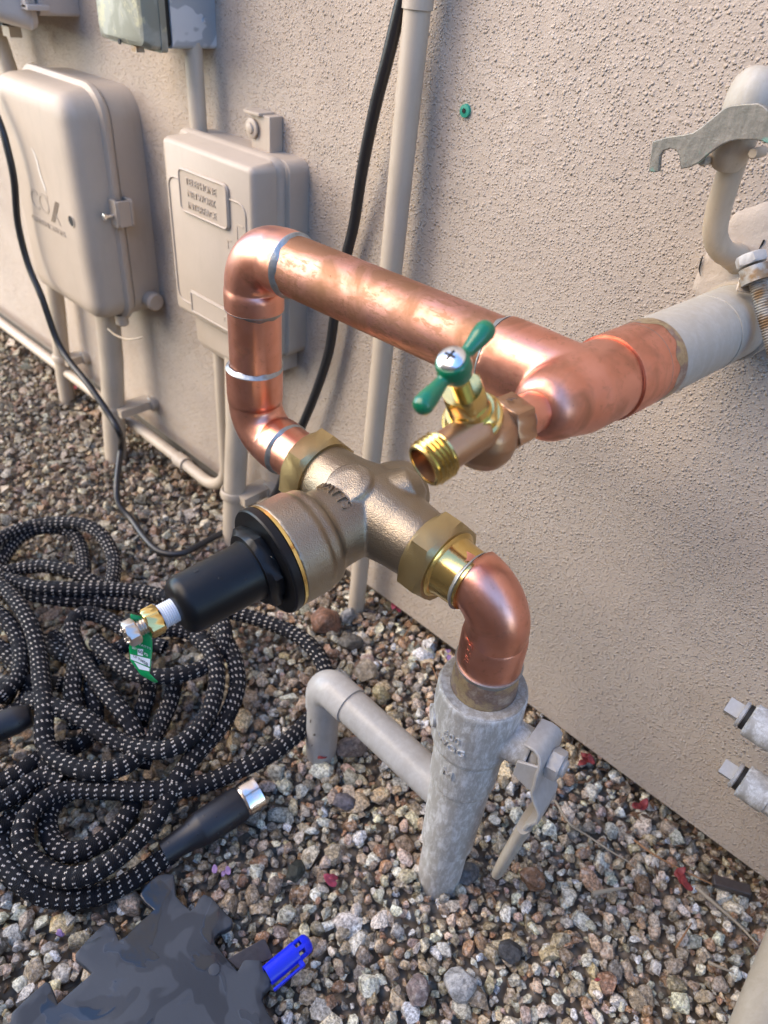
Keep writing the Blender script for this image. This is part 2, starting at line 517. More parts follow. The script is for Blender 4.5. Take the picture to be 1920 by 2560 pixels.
# wet rubber mat
g = N('wet_rubber_mat')
wet = g.ramp(g.noise(30, 2, 0.5, None, 0.5), [(0.47, 0), (0.495, 1)])
wet2 = g.ramp(g.noise(20, 3, 0.55, None, 1.0), [(0.54, 0), (0.57, 1)])
c = g.mix(wet, (0.046, 0.056, 0.072, 1), (0.023, 0.029, 0.039, 1))
r = g.math('SUBTRACT', g.math('SUBTRACT', 0.60, g.math('MULTIPLY', wet, 0.14)), g.math('MULTIPLY', wet2, 0.38))
M['mat'] = g.set(color=c, rough=r, normal=g.bump(wet2, 0.12, 0.0010, g.bump(g.noise(350, 3), 0.12, 0.0006)))
g = N('blue_plastic'); M['blue'] = g.set(color=(0.004, 0.02, 0.72, 1), rough=0.3, normal=g.bump(g.noise(250, 3), 0.15, 0.0006))
g = N('brown_chip'); M['brown'] = g.set(color=g.mix(g.noise(200, 5), (0.035, 0.028, 0.026, 1), (0.075, 0.06, 0.055, 1)), rough=0.45, normal=g.bump(g.noise(300, 4), 0.4, 0.0008))
def simple(name, c, rough=0.6, k=0.25, sc=160):
    g = N(name); c2 = tuple(min(1, x * 1.4) for x in c[:3]) + (1,)
    return g.set(color=g.mix(g.noise(sc, 4), c, c2), rough=rough, normal=g.bump(g.noise(sc * 2, 3), k, 0.0008))
M['petal_red'] = simple('red_petal', (0.20, 0.03, 0.03, 1), 0.5)
M['petal_pink'] = simple('pink_petal', (0.28, 0.04, 0.07, 1), 0.5)
M['petal_purple'] = simple('purple_petal', (0.24, 0.15, 0.30, 1), 0.5)
M['twig'] = simple('dry_twig', (0.30, 0.25, 0.18, 1), 0.7)
M['twig_brown'] = simple('brown_stalk', (0.28, 0.14, 0.06, 1), 0.7)
M['tag_green'] = simple('green_tag', (0.0, 0.26, 0.075, 1), 0.35, 0.05)
M['tag_white'] = simple('tag_white', (0.66, 0.70, 0.72, 1), 0.4, 0.05)
M['tag_ink'] = simple('tag_black_ink', (0.02, 0.03, 0.03, 1), 0.5, 0.0)
M['anchor'] = simple('green_anchor', (0.015, 0.22, 0.15, 1), 0.5)
M['foundation'] = simple('foundation_concrete', (0.10, 0.085, 0.07, 1), 0.9, 0.6, 60)
M['stain_ink'] = simple('stamped_ink', (0.10, 0.07, 0.06, 1), 0.6, 0.0)

# stucco
g = N('stucco')
pos = g.co
vt = g.n('ShaderNodeTexVoronoi'); vt.inputs['Scale'].default_value = 560; g.l(g.co, vt.inputs['Vector'])
lump = g.math('MULTIPLY', g.ramp(vt.outputs['Distance'], [(0.05, 1), (0.50, 0)], 'EASE'), g.ramp(vt.outputs['Color'], [(0.10, 0.0), (0.55, 1.0)]))
vt2 = g.n('ShaderNodeTexVoronoi'); vt2.inputs['Scale'].default_value = 300; g.l(g.co, vt2.inputs['Vector'])
lump2 = g.math('MULTIPLY', g.ramp(vt2.outputs['Distance'], [(0.08, 1), (0.46, 0)], 'EASE'), g.ramp(vt2.outputs['Color'], [(0.40, 0.0), (0.75, 1.0)]))
n1 = g.noise(620, 3, 0.6)
cover = g.ramp(g.noise(8, 4, 0.6), [(0.38, 0.60), (0.62, 1.0)])
h = g.math('ADD', g.math('MULTIPLY', g.math('MULTIPLY', lump, cover), 1.0), g.math('MULTIPLY', n1, 0.38))
h = g.math('ADD', h, g.math('MULTIPLY', g.noise(120, 2, 0.5), 0.45))
h = g.math('ADD', h, g.math('MULTIPLY', g.math('MULTIPLY', lump2, g.ramp(g.noise(6, 3, 0.6, g.mapping((1, 1, 1), (0, 0.4, 0))), [(0.38, 0.2), (0.62, 1.1)])), 0.9))
nr = g.bump(h, 0.72, 0.0020)
sx = g.n('ShaderNodeSeparateXYZ'); g.l(pos, sx.inputs[0])
base = g.mix(g.ramp(g.noise(5, 5, 0.6), [(0.35, 0), (0.65, 1)]), (0.420, 0.352, 0.290, 1), (0.465, 0.392, 0.325, 1))
pits = g.ramp(g.voro(120), [(0.06, 1), (0.17, 0)])
pitz = g.ramp(g.noise(7, 4, 0.6), [(0.47, 0), (0.60, 1)])
base = g.mix(g.math('MULTIPLY', g.math('MULTIPLY', pits, pitz), 0.55), base, (0.17, 0.13, 0.10, 1))
scuff = g.math('MULTIPLY', g.ramp(g.noise(9, 3), [(0.60, 0), (0.70, 1)]), g.ramp(lump, [(0.55, 0), (0.8, 1)]))
base = g.mix(g.math('MULTIPLY', scuff, 0.5), base, (0.62, 0.56, 0.50, 1))
stain = g.ramp(g.noise(4.3, 6, 0.66), [(0.50, 0), (0.66, 1)])
base = g.mix(g.math('MULTIPLY', stain, 0.36), base, (0.27, 0.225, 0.19, 1))
vm = g.n('ShaderNodeVectorMath', operation='DISTANCE'); g.l(pos, vm.inputs[0]); vm.inputs[1].default_value = (-0.295, 0.0, 0.525)
near_ = g.ramp(vm.outputs['Value'], [(0.02, 1), (0.09, 0)])
scr = g.math('MULTIPLY', g.math('MULTIPLY', near_, g.ramp(g.noise(60, 5, 0.7), [(0.48, 0), (0.60, 1)])), g.ramp(lump, [(0.05, 0.25), (0.5, 1)]))
base = g.mix(g.math('MULTIPLY', scr, 0.75), base, (0.70, 0.62, 0.54, 1))
M['stucco'] = g.set(color=base, rough=0.86, spec=0.25, normal=nr)
g = N('smooth_plaster')
M['plaster'] = g.set(color=g.mix(g.noise(30, 5, 0.6), (0.43, 0.355, 0.29, 1), (0.50, 0.43, 0.36, 1)), rough=0.75, normal=g.bump(g.noise(60, 5, 0.65), 0.6, 0.003))

# gravel
g = N('granite_gravel')
at = g.n('ShaderNodeAttribute'); at.attribute_name = 'stone'
c = at.outputs['Color']
sp1 = g.ramp(g.noise(420, 5, 0.75), [(0.42, 0), (0.60, 1)])
sp2 = g.ramp(g.voro(620, 'F1', 'Color'), [(0.20, 0), (0.5, 0.5), (0.80, 1)])
dark_ = g.mix(0.72, c, (0.03, 0.027, 0.022, 1))
pale = g.mix(0.55, c, (0.66, 0.63, 0.58, 1))
c1 = g.mix(sp1, dark_, c)
c1 = g.mix(g.math('MULTIPLY', g.ramp(g.noise(300, 4, 0.7, g.mapping((1, 1, 1), (0.5, 0.3, 0.9))), [(0.52, 0), (0.62, 1)]), 0.7), c1, pale)
c1 = g.mix(0.18, c1, sp2, 'OVERLAY')
wetn = g.ramp(g.noise(9, 3), [(0.46, 0), (0.6, 1)])
M['gravel'] = g.set(color=c1, rough=g.math('SUBTRACT', 0.62, g.math('MULTIPLY', wetn, 0.25)), spec=0.45, normal=g.bump(g.noise(500, 3, 0.7), 0.6, 0.0015))
g = N('ground_bed')
vc = g.voro(95, 'F1', 'Color')
d_ = g.voro(95, 'F1', 'Distance')
c = g.mix(vc, (0.22, 0.17, 0.12, 1), (0.40, 0.34, 0.27, 1))
M['bed'] = g.set(color=g.mix(g.ramp(d_, [(0.25, 0), (0.6, 1)]), c, (0.14, 0.11, 0.08, 1)), rough=0.8, normal=g.bump(d_, 1.0, -0.006))

M['block'] = simple('grey_block', (0.26, 0.26, 0.26, 1), 0.9, 0.5, 40)
M['litter'] = simple('leaf_litter', (0.10, 0.055, 0.03, 1), 0.8, 0.3, 90)
M['rod_paint'] = painted('rod_tan_paint', (0.47, 0.375, 0.265, 1), (0.52, 0.42, 0.305, 1), 0.0, 0.45, 0.8)
M['grime'] = painted('grimy_rim', (0.24, 0.225, 0.20, 1), (0.33, 0.315, 0.29, 1), 0.35, 0.5, 0.6, 0.6)

# ------------------------------------------------------------------ ground
def grid_axis(a, b, n, far):
    return np.r_[-far, -far / 4, a - 1.0, np.linspace(a, b, n), b + 1.0, far / 4, far]
gx = grid_axis(-1.9, 0.9, 60, 60.0)
gy = np.r_[-60, -15, -4, np.linspace(-1.3, 0.16, 34)]
mb = MB()
vs = []
for y in gy:
    for x in gx:
        vs.append((x, y, float(zg(x, y)) - 0.007 + 0.002 * mnoise.noise(Vector((x * 9, y * 9, 0)))))
nx = len(gx)
fs = [(j * nx + i, j * nx + i + 1, (j + 1) * nx + i + 1, (j + 1) * nx + i) for j in range(len(gy) - 1) for i in range(nx - 1)]
mb.add(vs, fs)
ground = mb.build('ground', M['bed'], None, angle=None, origin=(0, 0, 0), fix=False)
ground['kind'] = 'structure'
ground['label'] = 'dark soil bed under the gravel'

# gravel stones: convex crushed-granite shapes, joined into one mass
def hull(n, seed, flat_=0.75, sub=False):
    r = np.random.default_rng(seed)
    q = r.normal(size=(n, 3)); q /= np.linalg.norm(q, axis=1)[:, None]
    q *= r.uniform(0.82, 1.0, size=(n, 1))
    q *= np.array([1.0, r.uniform(0.68, 0.95), r.uniform(min(0.55, flat_ * .85), flat_)])
    bm = bmesh.new()
    for p in q: bm.verts.new(p)
    res = bmesh.ops.convex_hull(bm, input=bm.verts)
    bmesh.ops.delete(bm, geom=[e for e in res['geom_interior'] if isinstance(e, bmesh.types.BMVert)], context='VERTS')
    if sub:
        bmesh.ops.bevel(bm, geom=list(bm.edges) , offset=0.07, segments=1, profile=0.5, affect='EDGES')
    bmesh.ops.triangulate(bm, faces=bm.faces)
    bm.verts.index_update()
    vv = np.array([p.co[:] for p in bm.verts]); ff = np.array([[a.index for a in f.verts] for f in bm.faces])
    bm.free()
    return vv, ff
HI = [hull(20, 100 + i) for i in range(26)]
LO = [hull(11, 300 + i) for i in range(20)]
def rand_rot(n, r):
    q = r.normal(size=(n, 4)); q /= np.linalg.norm(q, axis=1)[:, None]
    w, x, y, z = q.T
    return np.stack([1 - 2 * (y * y + z * z), 2 * (x * y - z * w), 2 * (x * z + y * w),
                     2 * (x * y + z * w), 1 - 2 * (x * x + z * z), 2 * (y * z - x * w),
                     2 * (x * z - y * w), 2 * (y * z + x * w), 1 - 2 * (x * x + y * y)], 1).reshape(n, 3, 3)
PAL = np.array([S(150, 128, 102), S(176, 166, 150), S(150, 108, 72), S(158, 132, 120), S(190, 186, 176), S(98, 96, 92),
                S(128, 112, 92), S(142, 140, 136), S(120, 84, 56), S(172, 150, 112)])[:, :3]
PW = np.array([0.22, 0.16, 0.10, 0.11, 0.11, 0.03, 0.13, 0.09, 0.03, 0.04]); PW /= PW.sum()
allv = []; allf = []; allc = []; off = 0
def scatter(x, y, rad, zoff, kinds, r):
    global off
    n = len(x)
    Rm = rand_rot(n, r)
    kid = r.integers(0, len(kinds), n)
    ci = r.choice(len(PAL), n, p=PW)
    pc = PAL[ci]; pc = pc * .68 + .32 * pc.mean(1, keepdims=True)
    colr = pc * r.uniform(1.4, 2.9, (n, 1)) * r.uniform(0.94, 1.06, (n, 3)) * np.array([1.0, 1.0, 0.90])
    # browner and damper towards the left and back, greyer and drier at the front right
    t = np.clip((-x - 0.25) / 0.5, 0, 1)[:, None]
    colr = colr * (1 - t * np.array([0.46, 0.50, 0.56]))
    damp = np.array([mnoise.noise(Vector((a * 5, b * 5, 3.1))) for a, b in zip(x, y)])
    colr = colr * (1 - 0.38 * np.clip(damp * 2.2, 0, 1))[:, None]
    zz = zg(x, y) + zoff
    for i in range(n):
        v, f = kinds[kid[i]]
        w = (v * rad[i]) @ Rm[i].T
        w[:, 2] *= 0.85
        w += (x[i], y[i], zz[i])
        allv.append(w); allf.append(f + off); off += len(v)
        allc.append(np.repeat(colr[i][None], len(v), 0))
def field(x0, x1, y0, y1, sp, r):
    a = np.arange(x0, x1, sp); b = np.arange(y0, y1, sp * 0.87)
    X, Y = np.meshgrid(a, b)
    X = X + (np.arange(len(b)) % 2)[:, None] * sp / 2
    X = X.ravel() + r.uniform(-0.42, 0.42, X.size) * sp; Y = Y.ravel() + r.uniform(-0.42, 0.42, X.size) * sp
    return X, Y
def inview(X, Y, pad=260, lim=9.0):
    d = np.stack([X, Y, np.full_like(X, -0.02)], 1) - CAM
    q = d @ RCAM
    u = 960 + FPX * q[:, 0] / q[:, 2]; v = 1280 + FPX * q[:, 1] / q[:, 2]
    return (q[:, 2] > 0.05) & (u > -pad) & (u < 1920 + pad) & (v > -pad) & (v < 2560 + pad), q[:, 2]
# under layer of small chips
X, Y = field(-1.75, 0.55, -0.85, 0.02, 0.0078, rng)
k, dep = inview(X, Y, 200)
X, Y, dep = X[k], Y[k], dep[k]
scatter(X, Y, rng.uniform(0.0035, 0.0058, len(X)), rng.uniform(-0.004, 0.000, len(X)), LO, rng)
# upper layer of gravel
X, Y = field(-1.75, 0.55, -0.85, 0.012, 0.0106, rng)
k, dep = inview(X, Y, 420)
X, Y, dep = X[k], Y[k], dep[k]
rad = np.clip(rng.lognormal(math.log(0.0062), 0.36, len(X)), 0.0034, 0.0150)
near = dep < 0.80
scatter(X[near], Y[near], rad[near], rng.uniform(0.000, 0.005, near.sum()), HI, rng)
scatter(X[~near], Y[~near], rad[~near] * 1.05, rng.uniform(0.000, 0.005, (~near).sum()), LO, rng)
# a sparser round of larger stones outside the view so that the bed goes on
X, Y = field(-3.0, 1.8, -1.9, 0.0, 0.03, rng)
k, dep = inview(X, Y, 330)
X, Y = X[~k], Y[~k]
scatter(X, Y, rng.uniform(0.008, 0.015, len(X)), rng.uniform(0.0, 0.004, len(X)), LO, rng)
vv = np.concatenate(allv); ff = np.concatenate(allf); cc = np.concatenate(allc)
me = bpy.data.meshes.new('gravel')
me.vertices.add(len(vv)); me.vertices.foreach_set('co', vv.ravel())
me.loops.add(ff.size); me.loops.foreach_set('vertex_index', ff.ravel().astype(np.int32))
me.polygons.add(len(ff)); me.polygons.foreach_set('loop_start', np.arange(0, ff.size, 3, dtype=np.int32))
me.update(); me.validate()
at_ = me.attributes.new('stone', 'FLOAT_COLOR', 'POINT')
at_.data.foreach_set('color', np.c_[np.clip(cc, 0, 1), np.ones(len(cc))].ravel().astype(np.float32))
me.shade_smooth(); me.set_sharp_from_angle(angle=math.radians(38))
me.materials.append(M['gravel'])
gravel = link('gravel', me, (0, 0, 0), None)
gravel['kind'] = 'stuff'; gravel['label'] = 'loose crushed granite gravel in tan, grey and brown'; gravel['category'] = 'gravel'
print('gravel tris', len(ff))

# ------------------------------------------------------------------ house wall
wall = empty('house_wall', (0, 0.08, 0), 'tan stucco house wall with rough lumpy finish behind the copper pipes', 'wall')
mb = MB()
mb.loft([(0.0, -6, 4, 0.004, 3.2, 0.002), (0.004, -6.0, 4.0, 0.0, 3.2, 0.002), (0.12, -6, 4, 0.0, 3.2, 0.002)], 3)
mb.build('stucco_face', M['stucco'], wall, origin=(0, 0, 0))
MB().box((-1, 0.10, -0.15), (10, 0.16, 0.296)).build('foundation', M['foundation'], wall)
# smooth patch of plaster where the big pipe goes into the wall
def patch(name, outline, y, bulge, mat, parent, seed=0):
    c = V([np.mean([p[i] for p in outline]) for i in range(3)])
    ring = [V(p) for p in outline]; n = len(ring)
    vs = []; fs = []
    K = 7
    for j in range(K):
        s_ = 1 - j / K
        for i, p in enumerate(ring):
            q = c + (p - c) * s_
            q[1] = y - bulge * (1 - s_ ** 3) - (0.0 if j else -0.004) + (0.0016 * mnoise.noise(Vector((q[0] * 70, q[2] * 70, seed))) if j else 0)
            vs.append(q)
    vs.append(V((c[0], y - bulge, c[2])))
    for j in range(K - 1):
        for i in range(n):
            k = (i + 1) % n
            fs.append((j * n + i, j * n + k, (j + 1) * n + k, (j + 1) * n + i))
    for i in range(n): fs.append(((K - 1) * n + i, (K - 1) * n + (i + 1) % n, K * n))
    m_ = MB(); m_.add(vs, fs)
    return m_.build(name, mat, parent, angle=60)
def densify(px, y, k=5, jit=2.0, seed=1):
    r = np.random.default_rng(seed); out = []
    for i in range(len(px)):
        a = V(px[i]); b = V(px[(i + 1) % len(px)])
        for j in range(k):
            q = a + (b - a) * j / k + r.uniform(-jit, jit, 2)
            out.append(P(q[0], q[1], y=y))
    return out
patch('plaster_patch', densify([(1712, 725), (1742, 640), (1768, 596), (1800, 545), (1850, 500), (1920, 470), (2010, 470), (2060, 620), (2040, 800), (1960, 880), (1880, 880), (1840, 860), (1800, 840), (1745, 790)], 0.0, 5, 3.0), 0.0, 0.0012, M['plaster'], wall)
# crack in the plaster
for pts in ([(1751, 690), (1748, 672), (1752, 655), (1757, 640)], [(1898, 622), (1905, 610), (1910, 600)]):
    MB().tube([P(u, v, y=-0.0014) for u, v in pts], [0.0002, 0.0005, 0.0006, 0.0002][:len(pts)], 8).build('crack', M['dark'], wall)

# plain wall added out of view, only to shade the lower right from the low light
sw = MB().box((1.40, -1.28, 0.55), (5.2, 0.15, 1.2)).build('shade_wall', M['block'], None)
tag(sw, 'plain grey wall added unseen behind the camera to shade the lower right', 'wall')

# green plastic plug left in the wall
a = P(1165, 277, y=0)
anc = empty('wall_anchor', a, 'small green plastic screw anchor set flush in the stucco', 'wall anchor')
MB().lathe(a + V((0, 0.004, 0)), (0, -1, 0), [(0, .0042), (0.0035, .0046), (0.0060, .0042), (0.0064, .0018), (0.004, .0012)], 14, cap1=True).build('anchor_sleeve', M['anchor'], anc)
MB().lathe(a + V((0, -0.0021, 0)), (0, -1, 0), [(0, .0013), (0.0006, .0012)], 10).build('screw_hole', M['dark'], anc)
# damp patch / nicks around it in bare stucco
# ------------------------------------------------------------------ big tan cable box (left)
b = empty('cable_box', (-0.86, 0, 0.20), 'large tan utility box with rounded lid and side latch, a dark cable before it', 'utility box')
X0, X1, Z0, Z1 = -0.962, -0.786, 0.200, 0.450
MB().loft([(0.0, X0, X1, Z0, Z1, .030), (-0.034, X0, X1, Z0, Z1, .030), (-0.0365, X0 + .003, X1 - .003, Z0 + .003, Z1 - .003, .028)], 8).build('back_box', M['tan_paint'], b)
lid = MB().loft([(-0.0375, X0 + .001, X1 - .001, Z0 + .001, Z1 - .001, .030), (-0.0375, X0 - .003, X1 + .003, Z0 - .003, Z1 + .003, .032), (-0.041, X0 - .005, X1 + .005, Z0 - .005, Z1 + .005, .033),
               (-0.0455, X0 - .004, X1 + .004, Z0 - .004, Z1 + .004, .033), (-0.0475, X0 + .001, X1 - .001, Z0 + .001, Z1 - .001, .030), (-0.067, X0 + .003, X1 - .003, Z0 + .003, Z1 - .003, .024), (-0.076, X0 + .0055, X1 - .0055, Z0 + .0055, Z1 - .0055, .022),
               (-0.081, X0 + .010, X1 - .010, Z0 + .010, Z1 - .010, .019), (-0.0838, X0 + .017, X1 - .017, Z0 + .017, Z1 - .017, .014), (-0.0845, X0 + .025, X1 - .025, Z0 + .025, Z1 - .025, .010)], 8).build('lid', M['tan_paint'], b, angle=50)
yf = -0.0848
hp = P(178, 553, y=yf)
MB().lathe(hp + V((0, 0.0004, 0)), (0, -1, 0), [(0, .0058), (0.0004, .0058)], 24).build('knockout_hole', M['dark'], lid)
MB().lathe(hp + V((0, 0.0004, 0)), (0, -1, 0), [(0, .0070), (0.0007, .0066), (0.0007, .0058), (0, .0056)], 24, cap0=False, cap1=False).build('hole_rim', M['tan_paint'], lid)
# emblem print: C, ring, striped X and a line of small capitals
o = P(118, 510, y=yf - 0.0002)
text('emblem_letter', 'C', 0.033, M['grey_ink'], lid, flat(P(87, 500, y=yf), (1, 0, 0), (0, 0, 1)), 0.0002)
text('emblem_letter', 'O', 0.033, M['grey_ink'], lid, flat(P(110, 512, y=yf), (1, 0, 0), (0, 0, 1)), 0.0002)
p0 = P(128, 552, y=yf); p1 = P(138, 503, y=yf)
for i in range(3):
    d_ = V((0.0034 * i, 0, -0.001 * i * 0))
    q0, q1 = p0 + d_, p1 + d_
    MB().prism([q0, q0 + V((0.0018, 0, 0)), q1 + V((0.0018, 0, 0)), q1], (0, -1, 0), 0.0003).build('emblem_stripe', M['tan_ink'], lid)
q0 = P(149, 563, y=yf); q1 = P(136, 532, y=yf)
MB().prism([q0, q0 + V((0.003, 0, 0)), q1 + V((0.003, 0, 0)), q1], (0, -1, 0), 0.0003).build('emblem_stripe', M['grey_ink'], lid)
text('emblem_small_print', 'COMMUNICATIONS', 0.0092, M['grey_ink'], lid, flat(P(121, 565, y=yf), (1, 0, 0), (0, 0, 1)), 0.0002)
# scratch and scuffs
def ribbon(name, px, wid, mat, parent, y):
    pts = [P(u, v, y=y) for u, v in px]
    n = len(pts); L = []; Rr = []
    for i, p in enumerate(pts):
        t = unit(pts[min(i + 1, n - 1)] - pts[max(i - 1, 0)]); s_ = np.cross(t, (0, 1, 0))
        w = wid * (0.15 if i in (0, n - 1) else random.uniform(0.6, 1.2))
        L.append(p + s_ * w); Rr.append(p - s_ * w)
    return MB().prism(L + Rr[::-1], (0, -1, 0), 0.00015).build(name, mat, parent)
ribbon('scratch', [(78, 368), (86, 385), (92, 402), (97, 425), (103, 445), (112, 470), (115, 482)], 0.0014, M['scratch'], lid, yf - .0001)
ribbon('scuff', [(114, 486), (118, 494), (120, 502)], 0.0006, M['grey_ink'], lid, yf - .0001)
ribbon('scuff', [(196, 742), (204, 750), (212, 762), (207, 771)], 0.0016, M['grey_ink'], lid, yf + .003)
# side latch with screw
lc = V((X1 + .004, -0.046, 0.330))
lt = MB()
lt.loft([(-0.030, X1 - .002, X1 + .016, .316, .346, .004), (-0.034, X1 - .002, X1 + .016, .316, .346, .004)], 4)
lt.loft([(-0.048, X1 - .002, X1 + .014, .316, .346, .004), (-0.051, X1 - .002, X1 + .014, .316, .346, .004)], 4)
lt.box((X1 + .0135, -0.0405, .331), (.003, .016, .028))
la = lt.build('latch', M['tan_paint'], b); bev(la, .0008)
MB().lathe((X1 + .006, -0.064, .329), (0, 1, 0), [(0, .0026), (.0006, .0044), (.0034, .0044), (.0034, .0022), (.018, .0022)], 12).build('latch_screw', M['zinc'], la)
# wire bail under the box
pts, _ = catmull([P(270, 822, y=-.06), P(290, 838, y=-.06), P(318, 848, y=-.06), P(345, 846, y=-.055), P(358, 842, y=-.05)], .003)
MB().tube(pts, .0012, 8).build('wire_bail', M['rod_paint'], b)
MB().lathe((X1 - .022, -0.044, Z0 - .012), (0, 0, 1), [(0, .006), (.002, .008), (.014, .008)], 16).build('hinge_knuckle', M['tan_paint'], b)
MB().lathe((X1 - .004, -.014, Z0 + .022), (1, 0, 0), [(0, .011), (.016, .011), (.018, .009)], 20).build('side_plug', M['tan_paint'], b)

# ------------------------------------------------------------------ telephone interface box
tb = empty('telephone_box', (-0.58, 0, 0.26), 'tan telephone interface box with raised lettering plate, behind the copper riser', 'utility box')
x0, x1, z0, z1 = -0.662, -0.511, 0.252, 0.436
MB().loft([(0, x0, x1, z0, z1, .010), (-0.022, x0, x1, z0, z1, .010), (-0.0235, x0 + .002, x1 - .002, z0 + .002, z1 - .002, .009)], 6).build('back_box', M['tan_paint'], tb)
a0, a1, c0, c1 = -0.650, -0.5125, 0.268, 0.4345
cov = MB().loft([(-0.024, x0 + .001, x1 - .001, z0 + .001, z1 - .001, .010), (-0.0245, x0 - .002, x1 - .004, z0 - .002, z1 + .002, .011), (-0.029, x0 - .003, x1 - .004, z0 - .003, z1 + .003, .012), (-0.033, x0 - .002, x1 - .006, z0 - .001, z1 + .001, .011),
                 (-0.0345, a0 - .002, a1 - .002, c0 - .002, c1 + .001, .008), (-0.056, a0, a1 - .002, c0, c1, .006), (-0.0595, a0 + .0015, a1 - .0035, c0 + .0015, c1 - .0015, .005), (-0.0608, a0 + .004, a1 - .006, c0 + .004, c1 - .004, .004)], 6).build('cover', M['tan_paint'], tb, angle=50)
yf = -0.0609
# raised frame of the cover panel
def rr(xa, xb, za, zb, r, n=5):
    out = []
    for cx, cz, s0 in ((xb - r, zb - r, 0), (xa + r, zb - r, 90), (xa + r, za + r, 180), (xb - r, za + r, 270)):
        for i in range(n):
            a_ = math.radians(s0 + 90 * i / (n - 1)); out.append((cx + r * math.cos(a_), cz + r * math.sin(a_)))
    return out
def px_box(u0, v0, u1, v1, y):
    a_ = P(u0, v0, y=y); b_ = P(u1, v1, y=y); return a_[0], b_[0], b_[2], a_[2]
# lettering plate
lp0 = P(447, 403, y=yf); lp1 = P(575, 528, y=yf)
la0, la1, lz0, lz1 = lp0[0], lp1[0], 0.3745, 0.4145
pl = MB().prism([(x, yf, z) for x, z in rr(la0, la1, lz0, lz1, .006)], (0, -1, 0), .0022).build('lettering_plate', M['tan_paint'], cov); bev(pl, .0007)
ring = rr(la0 + .0015, la1 - .0015, lz0 + .0015, lz1 - .0015, .005)
MB().tube([V((x, yf - .0024, z)) for x, z in ring + ring[:1]], .0008, 6, cap=False).build('plate_rim', M['tan_paint'], pl)
for i, s_ in enumerate(('TELEPHONE', 'NETWORK', 'INTERFACE')):
    text('raised_lettering', s_, 0.0088, M['tan_paint'], pl, flat(((la0 + la1) / 2 - .002, yf - .0023, lz1 - .0105 - i * .0105), (1, 0, 0), (0, 0, 1)), 0.0007)
fr = rr(a0 + .007, a1 - .012, c0 + .014, lz1 - .012, .010)
MB().tube([V((x, yf - .0002, z)) for x, z in fr + fr[:1]], .0009, 6, cap=False).build('panel_bead', M['tan_paint'], cov)
# lower hatch
ha, hb, hz0, hz1 = a0 + .030, a1 - .022, c0 + .006, c0 + .030
ht = MB().prism([(x, yf, z) for x, z in rr(ha, hb, hz0, hz1, .002)], (0, -1, 0), .0014).build('hatch', M['tan_paint'], cov); bev(ht, .0005)
fr = rr(ha + .002, hb - .002, hz0 + .002, hz1 - .002, .001)
MB().tube([V((x, yf - .0016, z)) for x, z in fr + fr[:1]], .0007, 6, cap=False).build('hatch_rim', M['tan_paint'], ht)
MB().lathe(((ha + hb) / 2 + .018, yf - .0014, (hz0 + hz1) / 2), (0, -1, 0), [(0, .004), (.0004, .0038), (.0004, .003), (0, .003)], 16, False, False).build('hatch_mark', M['tan_paint'], ht)
# small moulded marks on the right of the panel
for (u, v, w, h) in ((600, 565, .010, .0014), (593, 590, .0012, .016), (572, 600, .008, .0012), (570, 612, .0010, .007)):
    q = P(u, v, y=yf); MB().box(q, (w, .0008, h)).build('moulded_mark', M['tan_paint'], cov)
for u, v in ((492, 529), (522, 543)):
    q = P(u, v, y=yf); MB().prism([q + V((x, 0, z)) for x, z in ((-.0022, -.0006), (.0008, -.0016), (.0022, .0002), (-.0006, .0014))], (0, -1, 0), .0002).build('paint_chip', M['scratch'], cov)
# latch at the right side, mounting tab with screw on top, wiring spout underneath
lt = MB(); lt.loft([(-0.021, x1 - .002, x1 + .005, .325, .355, .002), (-0.036, x1 - .002, x1 + .005, .325, .355, .002)], 3)
la_ = lt.build('latch', M['tan_paint'], tb); bev(la_, .0006)
MB().box((x1 + .0008, -.0362, .349), (.004, .0012, .006)).build('latch_gap', M['dark'], la_)
tz = P(655, 310, y=-.010)
tab = MB(); tab.box((tz[0] + .004, -.0075, tz[2] - .0135), (.026, .015, .044)); tab.box((tz[0] - .004, -.010, tz[2] + .0085), (.022, .018, .003))
tabo = tab.build('mounting_tab', M['tan_paint'], tb); bev(tabo, .0008)
sc = P(631, 320, y=-.0165)
sco = MB().lathe(sc, (0, -1, 0), [(0, .0080), (.0016, .0080), (.0024, .0068), (.0024, .0046), (.0042, .0042), (.0050, .0022)], 20).build('mounting_screw', M['tan_paint'], tb)
sp_ = MB().loft([(-0.002, -.640, -.560, .210, .262, .004), (-0.040, -.640, -.560, .222, .262, .004), (-0.046, -.638, -.562, .232, .262, .004)], 4).build('wiring_spout', M['tan_paint'], tb)
MB().box(((x0 + x1) / 2 + .05, -.012, z0 - .008), (.03, .020, .02)).build('corner_foot', M['tan_paint'], tb)

# ------------------------------------------------------------------ weathered metal outlet box (top)
mbx = empty('outlet_box', (-0.67, 0, 0.50), 'weathered grey metal outdoor outlet box at the top edge', 'outlet box')
xa, xb, za = -0.728, -0.640, 0.503
MB().loft([(0, xa, xb, za, .66, .004), (-0.046, xa, xb, za, .66, .004)], 4).build('box_body', M['zinc_box'], mbx)
MB().loft([(-0.046, xa + .002, xb - .002, za + .002, .658, .004), (-0.0515, xa + .002, xb - .002, za + .002, .658, .004)], 4).build('gasket', M['dark'], mbx)
MB().loft([(-0.0515, xa - .001, xb + .001, za - .003, .661, .004), (-0.0575, xa - .001, xb + .001, za - .003, .661, .004)], 4).build('cover_frame', M['zinc_lid'], mbx)
ld = MB().loft([(-0.0575, xa, xb, za - .001, .66, .005), (-0.066, xa + .001, xb - .001, za - .0005, .66, .005), (-0.072, xa + .012, xb - .003, za + .001, .655, .008), (-0.0735, xa + .016, xb - .006, za + .004, .652, .008)], 5).build('hinged_cover', M['zinc_lid'], mbx, angle=20)
